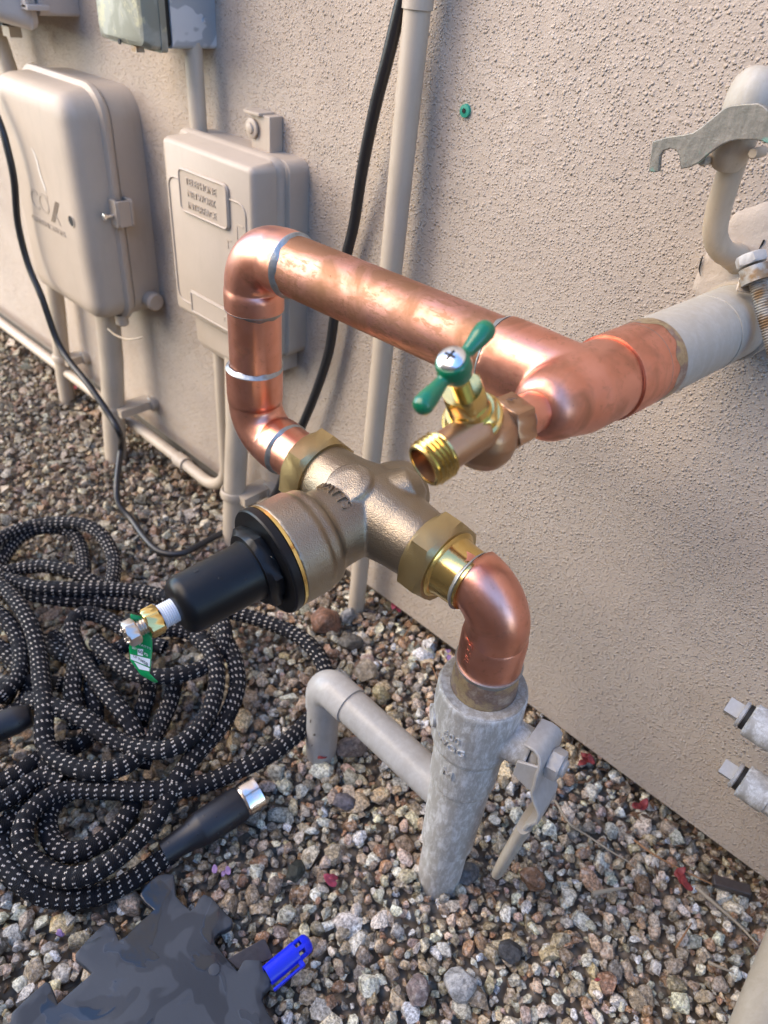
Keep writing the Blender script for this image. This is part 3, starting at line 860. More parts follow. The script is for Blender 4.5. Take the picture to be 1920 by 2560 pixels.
q = P(345, 122, y=-.066); MB().box(q, (.008, .008, .0045)).build('cover_catch', M['rusty'], mbx)
q = P(300, 104, y=-.0734); MB().lathe(q, (0, -1, 0), [(0, .0022), (.001, .0022)], 10).build('cover_hole', M['dark'], mbx)
MB().box((xb + .0008, -.012, za + .022), (.002, .004, .003)).build('side_nib', M['zinc_box'], mbx)

# ------------------------------------------------------------------ pale box at the top left corner
pb = empty('corner_box', (-0.95, 0, 0.50), 'pale grey plastic box cut off by the top left corner', 'utility box')
xa, xb, za = -1.12, -0.888, 0.503
MB().loft([(0, xa, xb, za, .70, .004), (-0.044, xa, xb, za, .70, .004)], 4).build('back_box', M['pale_box'], pb)
MB().loft([(-0.046, xa - .004, xb - .004, za - .012, .70, .010), (-0.052, xa - .004, xb - .003, za - .014, .70, .010), (-0.055, xa - .002, xb - .006, za - .012, .70, .010), (-0.090, xa + .004, xb - .012, za - .002, .69, .010), (-0.096, xa + .010, xb - .018, za + .004, .68, .010)], 6).build('cover', M['pale_box'], pb, angle=50)
cl = MB(); q = P(88, 18, y=-.050); cl.box(q, (.016, .024, .005)); cl.box(q + V((.0, -.010, .006)), (.010, .004, .014))
bev(cl.build('clip', M['pale_box'], pb), .0008)
q = P(28, 68, y=-.040); MB().box(q + V((0, 0, -.004)), (.018, .014, .010)).build('bottom_catch', M['tan_pipe'], pb)
q = P(12, 60, y=-.040); MB().box(q, (.010, .008, .004)).build('bottom_slot', M['dark'], pb)

# ------------------------------------------------------------------ conduits on the wall
def strap(parent, c, axis, r, ear, n=20):
    """one-hole pipe strap: a band round the conduit and an ear with a screw"""
    m_ = MB(); m_.lathe(V(c) - unit(axis) * .006, axis, [(0, r + .0004), (.001, r + .0018), (.006, r + .0030), (.011, r + .0018), (.012, r + .0004)], n, False, False)
    e = V(ear)
    ear_c = V(c) + e * (r + .009)
    ear_c[1] = -0.006
    m_.lathe(ear_c + V((0, 0.006, 0)), (0, -1, 0), [(0, .0105), (.0075, .0105), (.009, .0085)], 20)
    m_.box((V(c) + e * r * .6 + ear_c) / 2, V((abs(ear_c[0] - c[0] - e[0] * r * .6) + .008, abs(ear_c[1] - c[1]) + .006, .012)))
    s_ = m_.build('strap', M['tan_pipe'], parent)
    MB().lathe(ear_c + V((0, -.0030, 0)), (0, -1, 0), [(0, .0050), (.002, .0046), (.0032, .0030)], 14).build('strap_screw', M['tan_pipe'], s_)
    return s_
def conduit(name, pts, r, label, group='painted conduits on the wall', mat='tan_pipe', n=28):
    e = empty(name, V(pts[0]), label, 'conduit', group)
    MB().tube(pts, r, n).build('pipe', M[mat], e, angle=60)
    return e
cA = conduit('wall_conduit', [(-.3915, -.021, -.05), (-.390, -.020, .10), (-.388, -.019, .30), (-.3855, -.0185, .56), (-.384, -.0185, .9)], .0094,
             'tall straight tan conduit crossing behind the long copper pipe')
MB().lathe((-.3855, -.0185, .556), (0, 0, 1), [(0, .0094), (.0003, .0106), (.03, .0106)], 28, False, False).build('coupling', M['tan_pipe'], cA)
c2 = conduit('wall_conduit', [(-.592, -.050, -.08), (-.590, -.044, .02), (-.588, -.034, .14), (-.588, -.030, .24)], .0135,
             'thick tan conduit dropping from the telephone box into the gravel')
strap(c2, (-.5905, -.043, .046), (0, .08, 1), .0135, (1, 0, 0))
c1 = conduit('wall_conduit', [(-.866, -.060, -.08), (-.858, -.054, .02), (-.850, -.046, .12), (-.846, -.042, .215)], .0155,
             'thick tan conduit dropping from the large tan box into the gravel')
strap(c1, (-.857, -.052, .050), (0, .06, 1), .0155, (1, 0, 0))
c0_ = conduit('wall_conduit', [(-1.058, -.034, -.08), (-1.050, -.032, .02), (-1.036, -.028, .12), (-1.026, -.026, .22)], .012,
              'leftmost tan conduit standing behind the dark cable')
strap(c0_, (-1.047, -.031, .045), (0, .06, 1), .012, (1, 0, 0))
# conduit that turns from the telephone box to run along the foot of the wall
zb = 0.021
low = [V((-1.6, -.030, zb)), V((-1.2, -.030, zb)), V((-.90, -.030, zb)), V((-.72, -.030, zb - .004))]
bend = arc((-.622, -.030, zb - .006), (1, 0, 0), (0, 0, 1), .052, 14)
lowp = low + bend + [V((-.620, -.030, .24))]
cl_ = conduit('wall_conduit', lowp, .0076, 'thin tan conduit running along the foot of the wall and bending up')
MB().lathe((-.735, -.030, zb - .004), (1, 0, 0), [(0, .0076), (.0005, .0100), (.020, .0100), (.0206, .0076)], 24, False, False).build('coupling', M['tan_pipe'], cl_)
conduit('wall_conduit', [(-.648, -.020, .425), (-.648, -.020, .508)], .0082, 'short tan conduit joining the telephone box and the metal outlet box')
conduit('wall_conduit', [(-1.0, -.034, .36), P(25, 185, y=-.034), P(-4, 100, y=-.036), P(-30, 20, y=-.04)], .0105, 'tan conduit slanting up to the corner box at the left edge')

# ------------------------------------------------------------------ the black cable
cabpts = [P(1022, -60, y=-.022), P(1005, 0, y=-.022), P(968, 150, y=-.022), P(935, 280, y=-.020), P(905, 430, y=-.016), P(885, 560, y=-.012), P(866, 640, y=-.012), P(838, 780, y=-.014), P(822, 880, y=-.014),
          P(790, 980, y=-.016), P(758, 1058, y=-.018), P(722, 1140, y=-.022), P(694, 1225, y=-.030)]
tail = [P(640, 1290, z=-.020), P(560, 1330, z=-.017), P(500, 1362, z=-.017), P(452, 1384, z=-.018), P(400, 1380, z=-.020), P(362, 1345, z=-.022), P(330, 1300, z=-.022), P(298, 1262, z=-.012), P(292, 1215, z=.004),
        P(302, 1120, z=.03), P(300, 1085, y=-.102), P(272, 1035, y=-.103), P(220, 960, y=-.104), P(172, 900, y=-.104), P(140, 845, y=-.104), P(105, 745, y=-.104), P(70, 660, y=-.103), P(45, 560, y=-.102), P(35, 450, y=-.100), P(18, 370, y=-.099), P(0, 310, y=-.098), P(-40, 220, y=-.098)]
pts, _ = catmull(cabpts + tail, .004)
rad = [.0047 - .0006 * min(1, max(0, (i - 120) / 60)) for i in range(len(pts))]
MBc = MB().tube(pts, rad, 14)
cable = MBc.build('black_cable', M['cable'], None, angle=60)
tag(cable, 'long black cable drooping from the wall across the gravel to the left edge', 'cable')

# ------------------------------------------------------------------ copper loop
RP = 0.0175      # pipe radius
RF = 0.0192      # fitting radius
TL = V((-.354, -.1855, .4345)); LB = V((-.354, -.1868, .3080))
TE = V((-.1246, -.1800, .4348)); WE = V((-.1124, 0.0, .4337)); RUN = unit(WE - TE)
AXL = unit(V((-.1524, -.19, .3022)) - V((-.3177, -.187, .3072)))      # flow direction through the valve
cop = empty('copper_loop', (-.354, -.1855, .29), 'bright copper pipe loop with soldered elbows and tee above the brass valve', 'copper pipe')
def cup(m_, o, d, l, r0=RP, rf=RF, bead=True):
    m_.lathe(o, d, [(0, r0 * .98), (0, rf), (l, rf), (l + .002, rf - .0004), (l + .0035, r0 + .0006)], 48, False, False)
def solder(c, d, parent, r=RP, w=.0026, seed=0):
    """uneven fillet of solder round the mouth of a fitting"""
    m_ = MB(); d, e1, e2 = m_.frame(d); n = 64; vs = []; fs = []
    rr_ = np.random.default_rng(seed)
    ph = rr_.uniform(0, 6.28, 6)
    for i in range(n):
        a = 2 * math.pi * i / n
        wob = 0.5 + 0.38 * math.sin(a + ph[0]) + 0.30 * math.sin(3 * a + ph[1]) + 0.16 * math.sin(7 * a + ph[2]) + 0.12 * math.sin(13 * a + ph[3])
        wv = w * max(.25, .55 + wob * .9)
        rad_ = math.cos(a) * e1 + math.sin(a) * e2
        for t, r_ in ((-.0006, r * 1.0), (-.0004, RF / RP * r + .0001), (.0004, RF / RP * r - .0001), (.35 * wv, r + .0007), (wv, r + .00005), (wv * 1.05, r - .0006)):
            vs.append(V(c) + d * t + rad_ * r_)
    k = 6
    for i in range(n):
        j = (i + 1) % n
        for q in range(k - 1): fs.append((i * k + q, j * k + q, j * k + q + 1, i * k + q + 1))
    m_.add(vs, fs)
    return m_.build('solder_ring', M['solder'], parent, angle=70)
X_ = V((1, 0, 0)); Zv = V((0, 0, 1))
# long pipe and its elbow
longx0, longx1 = -.3175, -.1690
dirL = unit(TE + V((-.03, 0, 0)) - TL)
MB().tube([TL + dirL * .02, TL + dirL * .09, TL + dirL * .15, TL + dirL * .205], RP, 48, False).build('long_pipe', M['copper_pipe'], cop, angle=60)
def elbow(name, corner, a, b, la, lb, parent, mat='copper', rb=.0255, mid=None):
    """90 degree fitting: arrives along a, leaves along b, cups of given reach from the corner"""
    m_ = MB(); mid = mid or RF * .985
    pts = arc(corner, a, b, rb, 18)
    a = unit(a); b = unit(b); corner = V(corner)
    pre = [corner - a * la, corner - a * la, corner - a * (rb + .0055), corner - a * (rb + .0008)]
    post = [corner + b * (rb + .0008), corner + b * (rb + .0055), corner + b * lb, corner + b * lb]
    rads = [RP * .97, RF, RF, mid] + [mid - .0004] * len(pts) + [mid, RF, RF, RP * .97]
    pre[1] = corner - a * (la - 1e-5); post[2] = corner + b * (lb - 1e-5)
    m_.tube(pre + pts + post, rads, 48, False)
    return m_.build(name, M[mat], parent, angle=60)
e1_ = elbow('elbow', TL, Zv, dirL, .0375, .0370, cop, rb=.024)
solder(TL + dirL * .0370, dirL, cop, seed=1, w=.0034)
solder(TL - Zv * .0375, -Zv, cop, seed=2)
MB().tube([TL - Zv * .034, TL - Zv * .060, TL - Zv * .085], RP, 48, False).build('riser_pipe', M['copper'], cop, angle=60)
e2_ = elbow('elbow', LB, -Zv, AXL, .0475, .0350, cop, rb=.022)
solder(LB + Zv * .0475, Zv, cop, seed=3, w=.0018)
solder(LB + AXL * .0350, AXL, cop, seed=4, w=.0024)
# tee with a short sleeve towards the wall and a reduced front outlet
m_ = MB()
m_.lathe(TE, RUN, [(-.0345, .0085), (-.0343, .0100), (-.0330, .0122), (-.0305, .0143), (-.0270, .0158), (-.0225, .0166), (-.0170, .0170), (-.0110, .0182), (-.0040, .0196), (0, .0196), (.0210, .0196)], 56, True, True)
m_.lathe(TE, -dirL, [(0, .0192), (.016, .0192), (.028, .0196), (.0455, .0196)], 56, True, True)
tee = m_.build('tee', M['copper_tee'], cop)
cast(tee, .0011, 8, .5)
solder(TE - dirL * .0455, -dirL, cop, seed=5)
MB().lathe(TE + RUN * .0205, RUN, [(0, .0180), (0, .0205), (.0006, .0207), (.0380, .0205)], 56, False, False).build('sleeve', M['copper_tee'], cop)
MB().tube([TE + RUN * .0440, TE + RUN * .0443], .02064, 56, False).build('sleeve_seam', M['solder'], cop)
# front stub to the faucet
MB().lathe(TE - RUN * .032, -RUN, [(0, .0090), (.0150, .0090)], 40, False, True).build('stub_pipe', M['copper'], cop)
# cast letters on the fittings
text('stamped_lettering', 'NIBCO', .0072, M['copper'], e2_, on_cyl(LB + Zv * .0370, -Zv, RF, V((-.72, -.70, 0))), .00012)

# painted pipe into the wall
wp = empty('wall_pipe', WE, 'grey-painted pipe stub running from the copper tee into the wall', 'pipe')
MB().lathe(TE + RUN * .0560, RUN, [(0, .0190), (0.0002, .0207), (.060, .0207), (.0602, .0200), (.061, .0200), (.0612, .0209), (.136, .0209)], 56, False, False).build('pipe', M['wall_pipe'], wp)
ring_pts = []
m_ = MB(); d, q1, q2 = m_.frame(RUN); vs = []; fs = []; n = 72; rr_ = np.random.default_rng(3); ph = rr_.uniform(0, 6.28, 5)
for i in range(n):
    a = 2 * math.pi * i / n
    w = .004 + .004 * (math.sin(2 * a + ph[0]) * .5 + .5) + .002 * math.sin(5 * a + ph[1]) + .0012 * math.sin(11 * a + ph[2])
    for t, r_ in ((-w, .02062), (-w * .6, .0209), (.002, .0209)):
        vs.append(TE + RUN * (.0560 + t) + r_ * (math.cos(a) * q1 + math.sin(a) * q2))
for i in range(n):
    j = (i + 1) % n
    for q in range(2): fs.append((i * 3 + q, j * 3 + q, j * 3 + q + 1, i * 3 + q + 1))
m_.add(vs, fs); m_.build('paint_edge', M['adapter'], wp, angle=60)

# ------------------------------------------------------------------ pressure valve
def ax(s_): return V((-.3177, -.187, .3072)) + (V((-.1524, -.19, .3022)) - V((-.3177, -.187, .3072))) * s_
Cv = ax(.485)
BON = unit((-.12, -1, -.10))
pv = empty('pressure_valve', Cv - V((0, 0, .035)), 'cast bronze pressure reducing valve with black spring bonnet and two union nuts', 'valve')
m_ = MB()
L0 = ax(.20); Lt = np.linalg.norm(ax(.80) - ax(.20))
m_.lathe(L0, AXL, [(0, .0200), (.004, .0225), (.014, .0232), (.026, .0245), (.040, .0275), (.052, .0285), (.064, .0265), (.078, .0240), (.090, .0228), (Lt - .004, .0220), (Lt, .0200)], 40)
m_.lathe(Cv, BON, [(-.041, .004), (-.0405, .012), (-.036, .018), (-.026, .0215), (-.010, .0240), (.010, .0255), (.028, .0258), (.0370, .0262), (.0400, .0275), (.0415, .0305), (.0440, .0315), (.0490, .0316), (.0500, .0326), (.0515, .0331), (.0700, .0331)], 48)
# shoulder lobes either side of the seat
m_.lathe(Cv + V((.010, .006, .010)), unit(V((.5, .72, .48))), [(-.02, .010), (.006, .0165), (.018, .0140), (.024, .006)], 24)
m_.lathe(Cv + V((-.004, -.010, .012)), unit(V((-.06, -.4, .9))), [(-.02, .012), (.008, .0170), (.0145, .0145), (.0160, .008)], 24)
m_.lathe(Cv + V((0, 0, -.006)), (0, 0, -1), [(0, .022), (.018, .020), (.022, .014)], 28)
body = m_.build('valve_body', M['bronze'], pv); cast(body, .0010, 3, .5)
pad = Cv + V((-.0075, -.024, .0298))
for i, s_ in enumerate('WATTS'):
    t = (i - 2) * .0072
text('cast_lettering', 'WATTS', .0095, M['bronze'], body, on_cyl(Cv + BON * .026 + V((0, 0, 0)), -BON, .0262, V((-.10, 0, 1)), along=False), .0009)
MB().lathe(Cv + BON * .0700, BON, [(0, .0332), (.0020, .0332)], 64).build('brass_gasket_ring', M['brass'], pv)
bn = MB().lathe(Cv + BON * .0720, BON, [(0, .0326), (.0010, .0336), (.0052, .0336), (.0062, .0328), (.0064, .0250)], 64).build('bonnet_flange', M['black_plastic'], pv)
MB().hexa(Cv + BON * .0776, BON, .0450, .0100, .35).build('bonnet_hex', M['black_plastic'], pv)
MB().lathe(Cv + BON * .0780, BON, [(0, .0200), (.0070, .0192), (.0140, .0178), (.0500, .0172), (.0540, .0160), (.0562, .0135), (.0570, .0115), (.0574, .0080)], 56).build('spring_bonnet', M['black_plastic'], pv, angle=50)
# adjusting screw
SC = Cv + BON * .1350
MB().lathe(SC, BON, [(-.002, .0072)] + [(i * .0006, .0070 if i % 2 else .0066) for i in range(15)] + [(.0095, .0060)], 32).build('thread_sleeve', M['sleeve'], pv)
MB().hexa(SC + BON * .0090, BON, .0150, .0085, .2).build('lock_nut', M['brass'], pv)
MB().lathe(SC + BON * .0170, BON, [(i * .0007, .0046 if i % 2 else .0039) for i in range(9)], 24).build('adjusting_screw', M['nickel'], pv)
hd = MB().hexa(SC + BON * .0222, BON, .0128, .0064, .35).build('screw_head', M['nickel'], pv)
for i in range(9):
    a = i * .7
    q = SC + BON * .0287 + V((math.cos(a) * .0035, 0, math.sin(a) * .0035)) + V((random.uniform(-.001, .001), 0, random.uniform(-.001, .001)))
    MB().lathe(q, BON, [(0, .0006), (.0005, .0004)], 6).build('head_mark', M['nickel'], hd)
# union nuts with tailpieces
MB().hexa(ax(.125), AXL, .0500, .0180, .26).build('union_nut', M['brass_nut'], pv)
MB().hexa(ax(.785), AXL, .0500, .0180, .26).build('union_nut', M['brass_nut'], pv)
MB().lathe(ax(.06), AXL, [(-.02, .0178), (.0050, .0178), (.011, .0182)], 48).build('tailpiece', M['copper'], pv)
MB().lathe(ax(.889), AXL, [(0, .0216), (.0010, .0222), (.0018, .0212), (.0026, .0196), (.006, .0186), (.020, .0180)], 48).build('tailpiece', M['brass'], pv)
MB().lathe(ax(.236), AXL, [(0, .0222), (.0012, .0222)], 48).build('brass_gasket_ring', M['brass'], pv)
# water drops
def drop(q, r, nrm, parent):
    MB().lathe(V(q) - unit(nrm) * r * .2, nrm, [(0, r), (r * .35, r * .85), (r * .6, r * .5), (r * .7, r * .1)], 10).build('water_drop', M['drop'], parent)
g = N('water_drop'); M['drop'] = g.set(color=(1, 1, 1, 1), rough=0.02, trans=1.0, ior=1.33)
for t, ang in ((.083, -.3), (.080, .5), (.110, .2), (.118, -.5), (.098, 1.0)):
    d, q1, q2 = MB().frame(BON)
    n_ = unit(V((.35, -.2, 1)) + q1 * ang); n_ = unit(n_ - d * (n_ @ d))
    drop(Cv + BON * t + n_ * (.0225 if t < .086 else .0172), .0013, n_, pv)

# green tag hanging on the adjusting screw
tgc = SC + BON * .0205
tagm = empty('valve_tag', tgc - V((0, 0, .03)), 'green and white printed tag hanging from the adjusting bolt', 'tag')
g0 = P(377, 1590, d=.355); 
def tag_pt(s_, t):
    """s_ across 0..1, t down 0..1 : a limp twisted strip"""
    top = tgc + V((.000, -.001, .0085))
    cl_ = [(328, 1555), (350, 1545), ]
    rows = [((326, 1534), (372, 1545)), ((326, 1580), (381, 1605)), ((323, 1620), (381, 1625)), ((326, 1650), (377, 1672)), ((352, 1686), (374, 1683)), ((388, 1706), (395, 1704))]
    k = t * (len(rows) - 1); i = min(int(k), len(rows) - 2); f = k - i
    a = V(rows[i][0]) * (1 - f) + V(rows[i + 1][0]) * f; b_ = V(rows[i][1]) * (1 - f) + V(rows[i + 1][1]) * f
    px = a + (b_ - a) * s_
    dep = .3790 + .011 * t + .005 * (s_ - .5) * (1 - 1.6 * t) + .0012 * math.sin(t * 5)
    return P(px[0], px[1], d=dep)
def tag_sheet(s0, s1, t0, t1, lift, name, mat, parent, ns=6, nt=14):
    m_ = MB(); vs = []; fs = []
    for j in range(nt + 1):
        for i in range(ns + 1):
            q = tag_pt(s0 + (s1 - s0) * i / ns, t0 + (t1 - t0) * j / nt); vs.append(q + unit(CAM - q) * lift)
    n1_ = ns + 1
    for j in range(nt):
        for i in range(ns): fs.append((j * n1_ + i, j * n1_ + i + 1, (j + 1) * n1_ + i + 1, (j + 1) * n1_ + i))
    m_.add(vs, fs)
    return m_.build(name, mat, parent, angle=60)
sh = tag_sheet(0, 1, 0, 1, 0, 'tag_sheet', M['tag_green'], tagm, 8, 20)
so = sh.modifiers.new('thick', 'SOLIDIFY'); so.thickness = .0004
tag_sheet(.02, .94, .50, .585, .0010, 'white_band', M['tag_white'], sh, 6, 3)
tag_sheet(.18, .94, .60, .72, .0010, 'white_band', M['tag_white'], sh, 6, 3)
tag_sheet(.36, .60, .40, .485, .0010, 'white_panel', M['tag_white'], sh, 3, 3)
def tag_place(s0, t0, ss, tt): return lambda x, y, z: (lambda q: q + unit(CAM - q) * (.0014 + z))(tag_pt(s0 + x * ss, t0 - y * tt + x * 8.0))
text('tag_lettering', 'LF N45B', .0022, M['tag_ink'], sh, tag_place(.50, .545, 88, 26), .00005)
text('tag_lettering', '60', .0026, M['tag_ink'], sh, tag_place(.48, .44, 88, 26), .00005)
text('tag_lettering', 'SET', .0016, M['tag_white'], sh, tag_place(.22, .40, 88, 26), .00005)
text('tag_lettering', 'PSI', .0016, M['tag_white'], sh, tag_place(.74, .46, 88, 26), .00005)
text('tag_lettering', 'WATTS', .0022, M['tag_white'], sh, tag_place(.62, .345, 88, 26), .00005)
# right elbow down to the ball valve
RX, RY = -.1305, -.1862
RD = unit((-.0055, -.0010, .26))          # the old riser leans a little
def RA(z): return V((RX, RY, .24)) + RD * ((z - .24) / RD[2])
cor = ax(1.0); 
tR = (RX - ax(0)[0]) / (ax(1)[0] - ax(0)[0]); cor = ax(tR); cor[1] = RY - .0035
re = empty('copper_elbow', (RX, RY, .235), 'polished copper elbow turning down from the valve into the old ball valve', 'pipe elbow')
m_ = MB()
st = ax(.995)
pts = [st, st] + arc(V((RX, RY - .001, st[2])), AXL, (0, 0, -1), .0250, 18)
pts[1] = st + AXL * 1e-5
rads = [RP * .97, .0185] + [.0187] * 19
zend = pts[-1][2]
pts += [RA(zend - .0010), RA(zend - .0065), RA(.2490), RA(.2489)]
rads += [.0192, .0200, .0200, RP * .97]
m_.tube(pts, rads, 56, False)
reo = m_.build('elbow', M['copper'], re, angle=60)
solder(ax(.995), -AXL, re, r=.0176, w=.0030, seed=8)
solder(RA(.2490), (0, 0, -1), re, r=.0192, w=.0046, seed=9)
text('stamped_lettering', 'NIBCO', .0075, M['copper'], reo, on_cyl(RA(.2630), RD, .0200, V((-.25, -.96, 0))), .00010)

# ------------------------------------------------------------------ old ball valve and standpipe
bv = empty('ball_valve', (RX, RY, .10), 'old grey-painted ball valve with lever handle hanging down', 'valve')
MB().lathe(RA(.2475), -RD, [(0, .0180), (.003, .0196), (.012, .0206), (.020, .0210), (.030, .0206)], 40).build('adapter_neck', M['adapter'], bv)
m_ = MB()
m_.lathe(RA(.110), RD, [(.018, .0228), (.022, .0236), (.048, .0238), (.0600, .0240), (.0615, .0262), (.066, .0276), (.080, .0284), (.098, .0290), (.114, .0288), (.1165, .0280), (.1165, .0205), (.110, .0200)], 56, True, True)
MB().lathe(RA(.2266), RD, [(0, .0208), (.0004, .0212), (.0006, .0270), (0, .0279)], 56, False, False).build('grimy_rim', M['grime'], bv)
STEM = unit((1, .13, .08)); SP = RA(.192)
m_.lathe(SP, STEM, [(.010, .0165), (.030, .0135), (.0425, .0130)], 40)
bvb = m_.build('valve_body', M['grey_paint'], bv); cast(bvb, .0010, 2, .5)
for sgn, ang, sz, zz in (('600', .0, .0085, .201), ('WOG', .0, .0085, .191), ('M', .0, .012, .156)):
    text('cast_lettering', sgn, sz, M['grey_paint'], bvb, on_cyl(RA(zz), -RD if False else (0, 0, 1), .0244 if zz < .17 else .0290, V((.05, -1, 0)), along=False), .0006)
MB().lathe((RX, RY, .196), unit((-.66, -.75, .0)), [(.0268, .0075), (.0292, .0075), (.0292, .0058), (.0282, .0056)], 24, False, True).build('cast_medallion', M['grey_paint'], bvb)
MB().hexa(SP + STEM * .0425, STEM, .0210, .0062, .3).build('gland_nut', M['grey_pvc'], bv)
MB().lathe(SP + STEM * .0415, STEM, [(0, .0122), (.0012, .0122)], 28).build('gland_gap', M['dark'], bv)
# lever: folded plate over the stem, then a long arm hanging down
LV = SP + STEM * .0520
m_ = MB()
up = V((0, 0, 1)); sd = V((-.05, 1, 0)); sd = unit(sd - STEM * (sd @ STEM)); up = unit(np.cross(STEM, sd)) * (1 if np.cross(STEM, sd)[2] > 0 else -1)
def lev(a, b_, c_): return LV + STEM * a + sd * b_ + up * c_
def slab(m_, path, wid, th):
    """bent strip: path of (out, down) with widths along sd"""
    n = len(path); vs = []; fs = []
    for i, (a, c_) in enumerate(path):
        i0, i1 = max(i - 1, 0), min(i + 1, n - 1)
        t = V((path[i1][0] - path[i0][0], path[i1][1] - path[i0][1])); t /= np.linalg.norm(t); nn = V((-t[1], t[0]))
        w = wid[i]
        for k_ in (-1, 1):
            for e_ in (-1, 1):
                vs.append(lev(a + nn[0] * th / 2 * k_, w * e_ + wid_off[i], c_ + nn[1] * th / 2 * k_))
    for i in range(n - 1):
        o_ = i * 4; p_ = o_ + 4
        for x, y in ((0, 1), (1, 3), (3, 2), (2, 0)): fs.append((o_ + x, o_ + y, p_ + y, p_ + x))
    fs.append((0, 2, 3, 1)); e_ = (n - 1) * 4; fs.append((e_, e_ + 1, e_ + 3, e_ + 2))
    m_.add(vs, fs)
wid_off = [0] * 12
path = [(-.013, .0165), (-.006, .0172), (-.002, .0150), (0, .010), (0, 0), (0, -.010), (-.001, -.020), (.001, -.027), (.006, -.036), (.0062, -.046), (.001, -.056), (-.003, -.070)]
slab(m_, path, [.0125, .0130, .0140, .0160, .0170, .0160, .0145, .0138, .0138, .0138, .0125, .0118], .0024)
wid_off = [0] * 12
lever = m_.build('lever_handle', M['grey_pvc'], bv, angle=45); bev(lever, .0007, 2, 40)
# cheeks of the folded plate
m_ = MB()
m_.prism([lev(0, -.0135, .009), lev(-.014, -.0140, .004), (lev(-.015, -.0140, -.010)), lev(-.004, -.0130, -.017), lev(0, -.0120, -.017)], unit(-sd), .0022)
ck = m_.build('lever_cheek', M['grey_pvc'], bv); bev(ck, .0007)
# vinyl sleeve on the lower arm
pts = [lev(-.002, 0, -.064), lev(-.006, 0, -.090), lev(-.010, 0, -.115), lev(-.013, 0, -.136), lev(-.0136, 0, -.1405)]
m_ = MB(); n = 20; vs = []; fs = []
for i, q in enumerate(pts):
    w, th = ((.0150, .0050), (.0150, .0050), (.0146, .0048), (.0138, .0044), (.0110, .0028))[i]
    for j in range(n):
        a = 2 * math.pi * j / n
        vs.append(q + sd * w * math.copysign(abs(math.cos(a)) ** .7, math.cos(a)) + STEM * th * math.copysign(abs(math.sin(a)) ** .7, math.sin(a)))
for i in range(len(pts) - 1):
    for j in range(n): fs.append((i * n + j, i * n + (j + 1) % n, (i + 1) * n + (j + 1) % n, (i + 1) * n + j))
fs.append(tuple(range(n))); fs.append(tuple((len(pts) - 1) * n + j for j in range(n)))
m_.add(vs, fs); m_.build('lever_sleeve', M['wall_pipe'], bv, angle=50)
MB().hexa(LV + STEM * .0012, STEM, .0180, .0085, .55).build('lever_nut', M['grey_pvc'], bv)
MB().lathe(LV + STEM * .0097, STEM, [(0, .0060), (.0020, .0056), (.0026, .0045)], 24).build('stem_end', M['grey_pvc'], bv)

sp0 = empty('standpipe', (RX, RY, -.03), 'grey-painted standpipe rising from the gravel with a bent side branch', 'pipe')
MB().lathe(RA(-.06), RD, [(0, .0180), (.20, .0180)], 48).build('pipe', M['grey_paint'], sp0)
MB().lathe(RA(.043), RD, [(0, .0182), (.0002, .0207), (.034, .0208), (.0345, .0214), (.084, .0218), (.0890, .0214), (.0895, .019)], 56, False, False).build('coupling', M['grey_paint'], sp0)
BZ = .0915
ea = V((-.277, -.180, .088))
dB = unit(ea - RA(BZ))
MB().tube([RA(BZ), RA(BZ) + dB * .05, ea - dB * .018], .0150, 40, False).build('branch_pipe', M['grey_pvc'], sp0, angle=60)
pts = [ea - dB * .034, ea - dB * .0339, ea - dB * .0165] + arc(ea, dB, (0, 0, -1), .0165, 14) + [ea - Zv * .030, ea - Zv * .0301]
eo = MB().tube(pts, [.0148] + [.0163] * (len(pts) - 2) + [.0148], 44, False).build('branch_elbow', M['grey_pvc'], sp0, angle=60)
MB().tube([ea - Zv * .025, ea - Zv * .06, ea - Zv * .13], .0146, 40).build('drop_pipe', M['grey_pvc'], sp0)
for (z_, a_, w_, h_) in ((.046, -.3, .0018, .006), (.030, .05, .0030, .0040), (.012, -.1, .0014, .003)):
    q = on_cyl((ea[0], ea[1], z_), (0, 0, 1), .0147, V((.25, -1, 0)))
    MB().prism([q(-h_ / 2, a_ * .014 - w_ / 2, 0), q(h_ / 2, a_ * .014, 0), q(h_ / 3, a_ * .014 + w_ / 2, 0), q(-h_ / 3, a_ * .014 + w_ / 3, 0)], unit((.25, -1, 0)), .0002).build('paint_chip', M['foundation'], sp0)

# ------------------------------------------------------------------ hose faucet
fc = empty('hose_faucet', TE - RUN * .065 - V((0, 0, .02)), 'bronze hose faucet with green tee handle on the copper tee', 'faucet')
def run(t): return TE + RUN * t
STM = unit((0, -.545, .839))
FB = run(-.066) + V((0, 0, -.0015))
OUT = V((-.1290, -.2835, .4360)); OD = unit((-.15, -.90, -.28))
m_ = MB()
m_.lathe(run(-.054), -RUN, [(-.001, .0095), (.004, .0098), (.012, .010)], 32)
m_.lathe(FB, (0, 0, 1), [(-.0138, .002), (-.0132, .005), (-.0105, .0092), (-.006, .0122), (0, .0134), (.005, .0124), (.009, .0100)], 36)
m_.lathe(run(-.070), STM, [(-.004, .0100), (.008, .0098), (.0150, .0100)], 32)
o0 = OUT - OD * .028
m_.lathe(o0, OD, [(0, .0080), (np.linalg.norm(OUT - o0) - .006, .0078)], 32)
fb = m_.build('faucet_body', M['faucet'], fc); cast(fb, .0008, 5, .6)
MB().hexa(run(-.0465), -RUN, .0212, .0120, .9, n=6, cham=.06).build('inlet_hex', M['faucet'], fc)
d_, q1, q2 = MB().frame(-RUN)
solder(run(-.0460), RUN, fc, r=.0090, w=.0016, seed=12)
tn = unit(V((-.50, 0, .86)))
hexn = unit(V((-.35, 0, .93)))
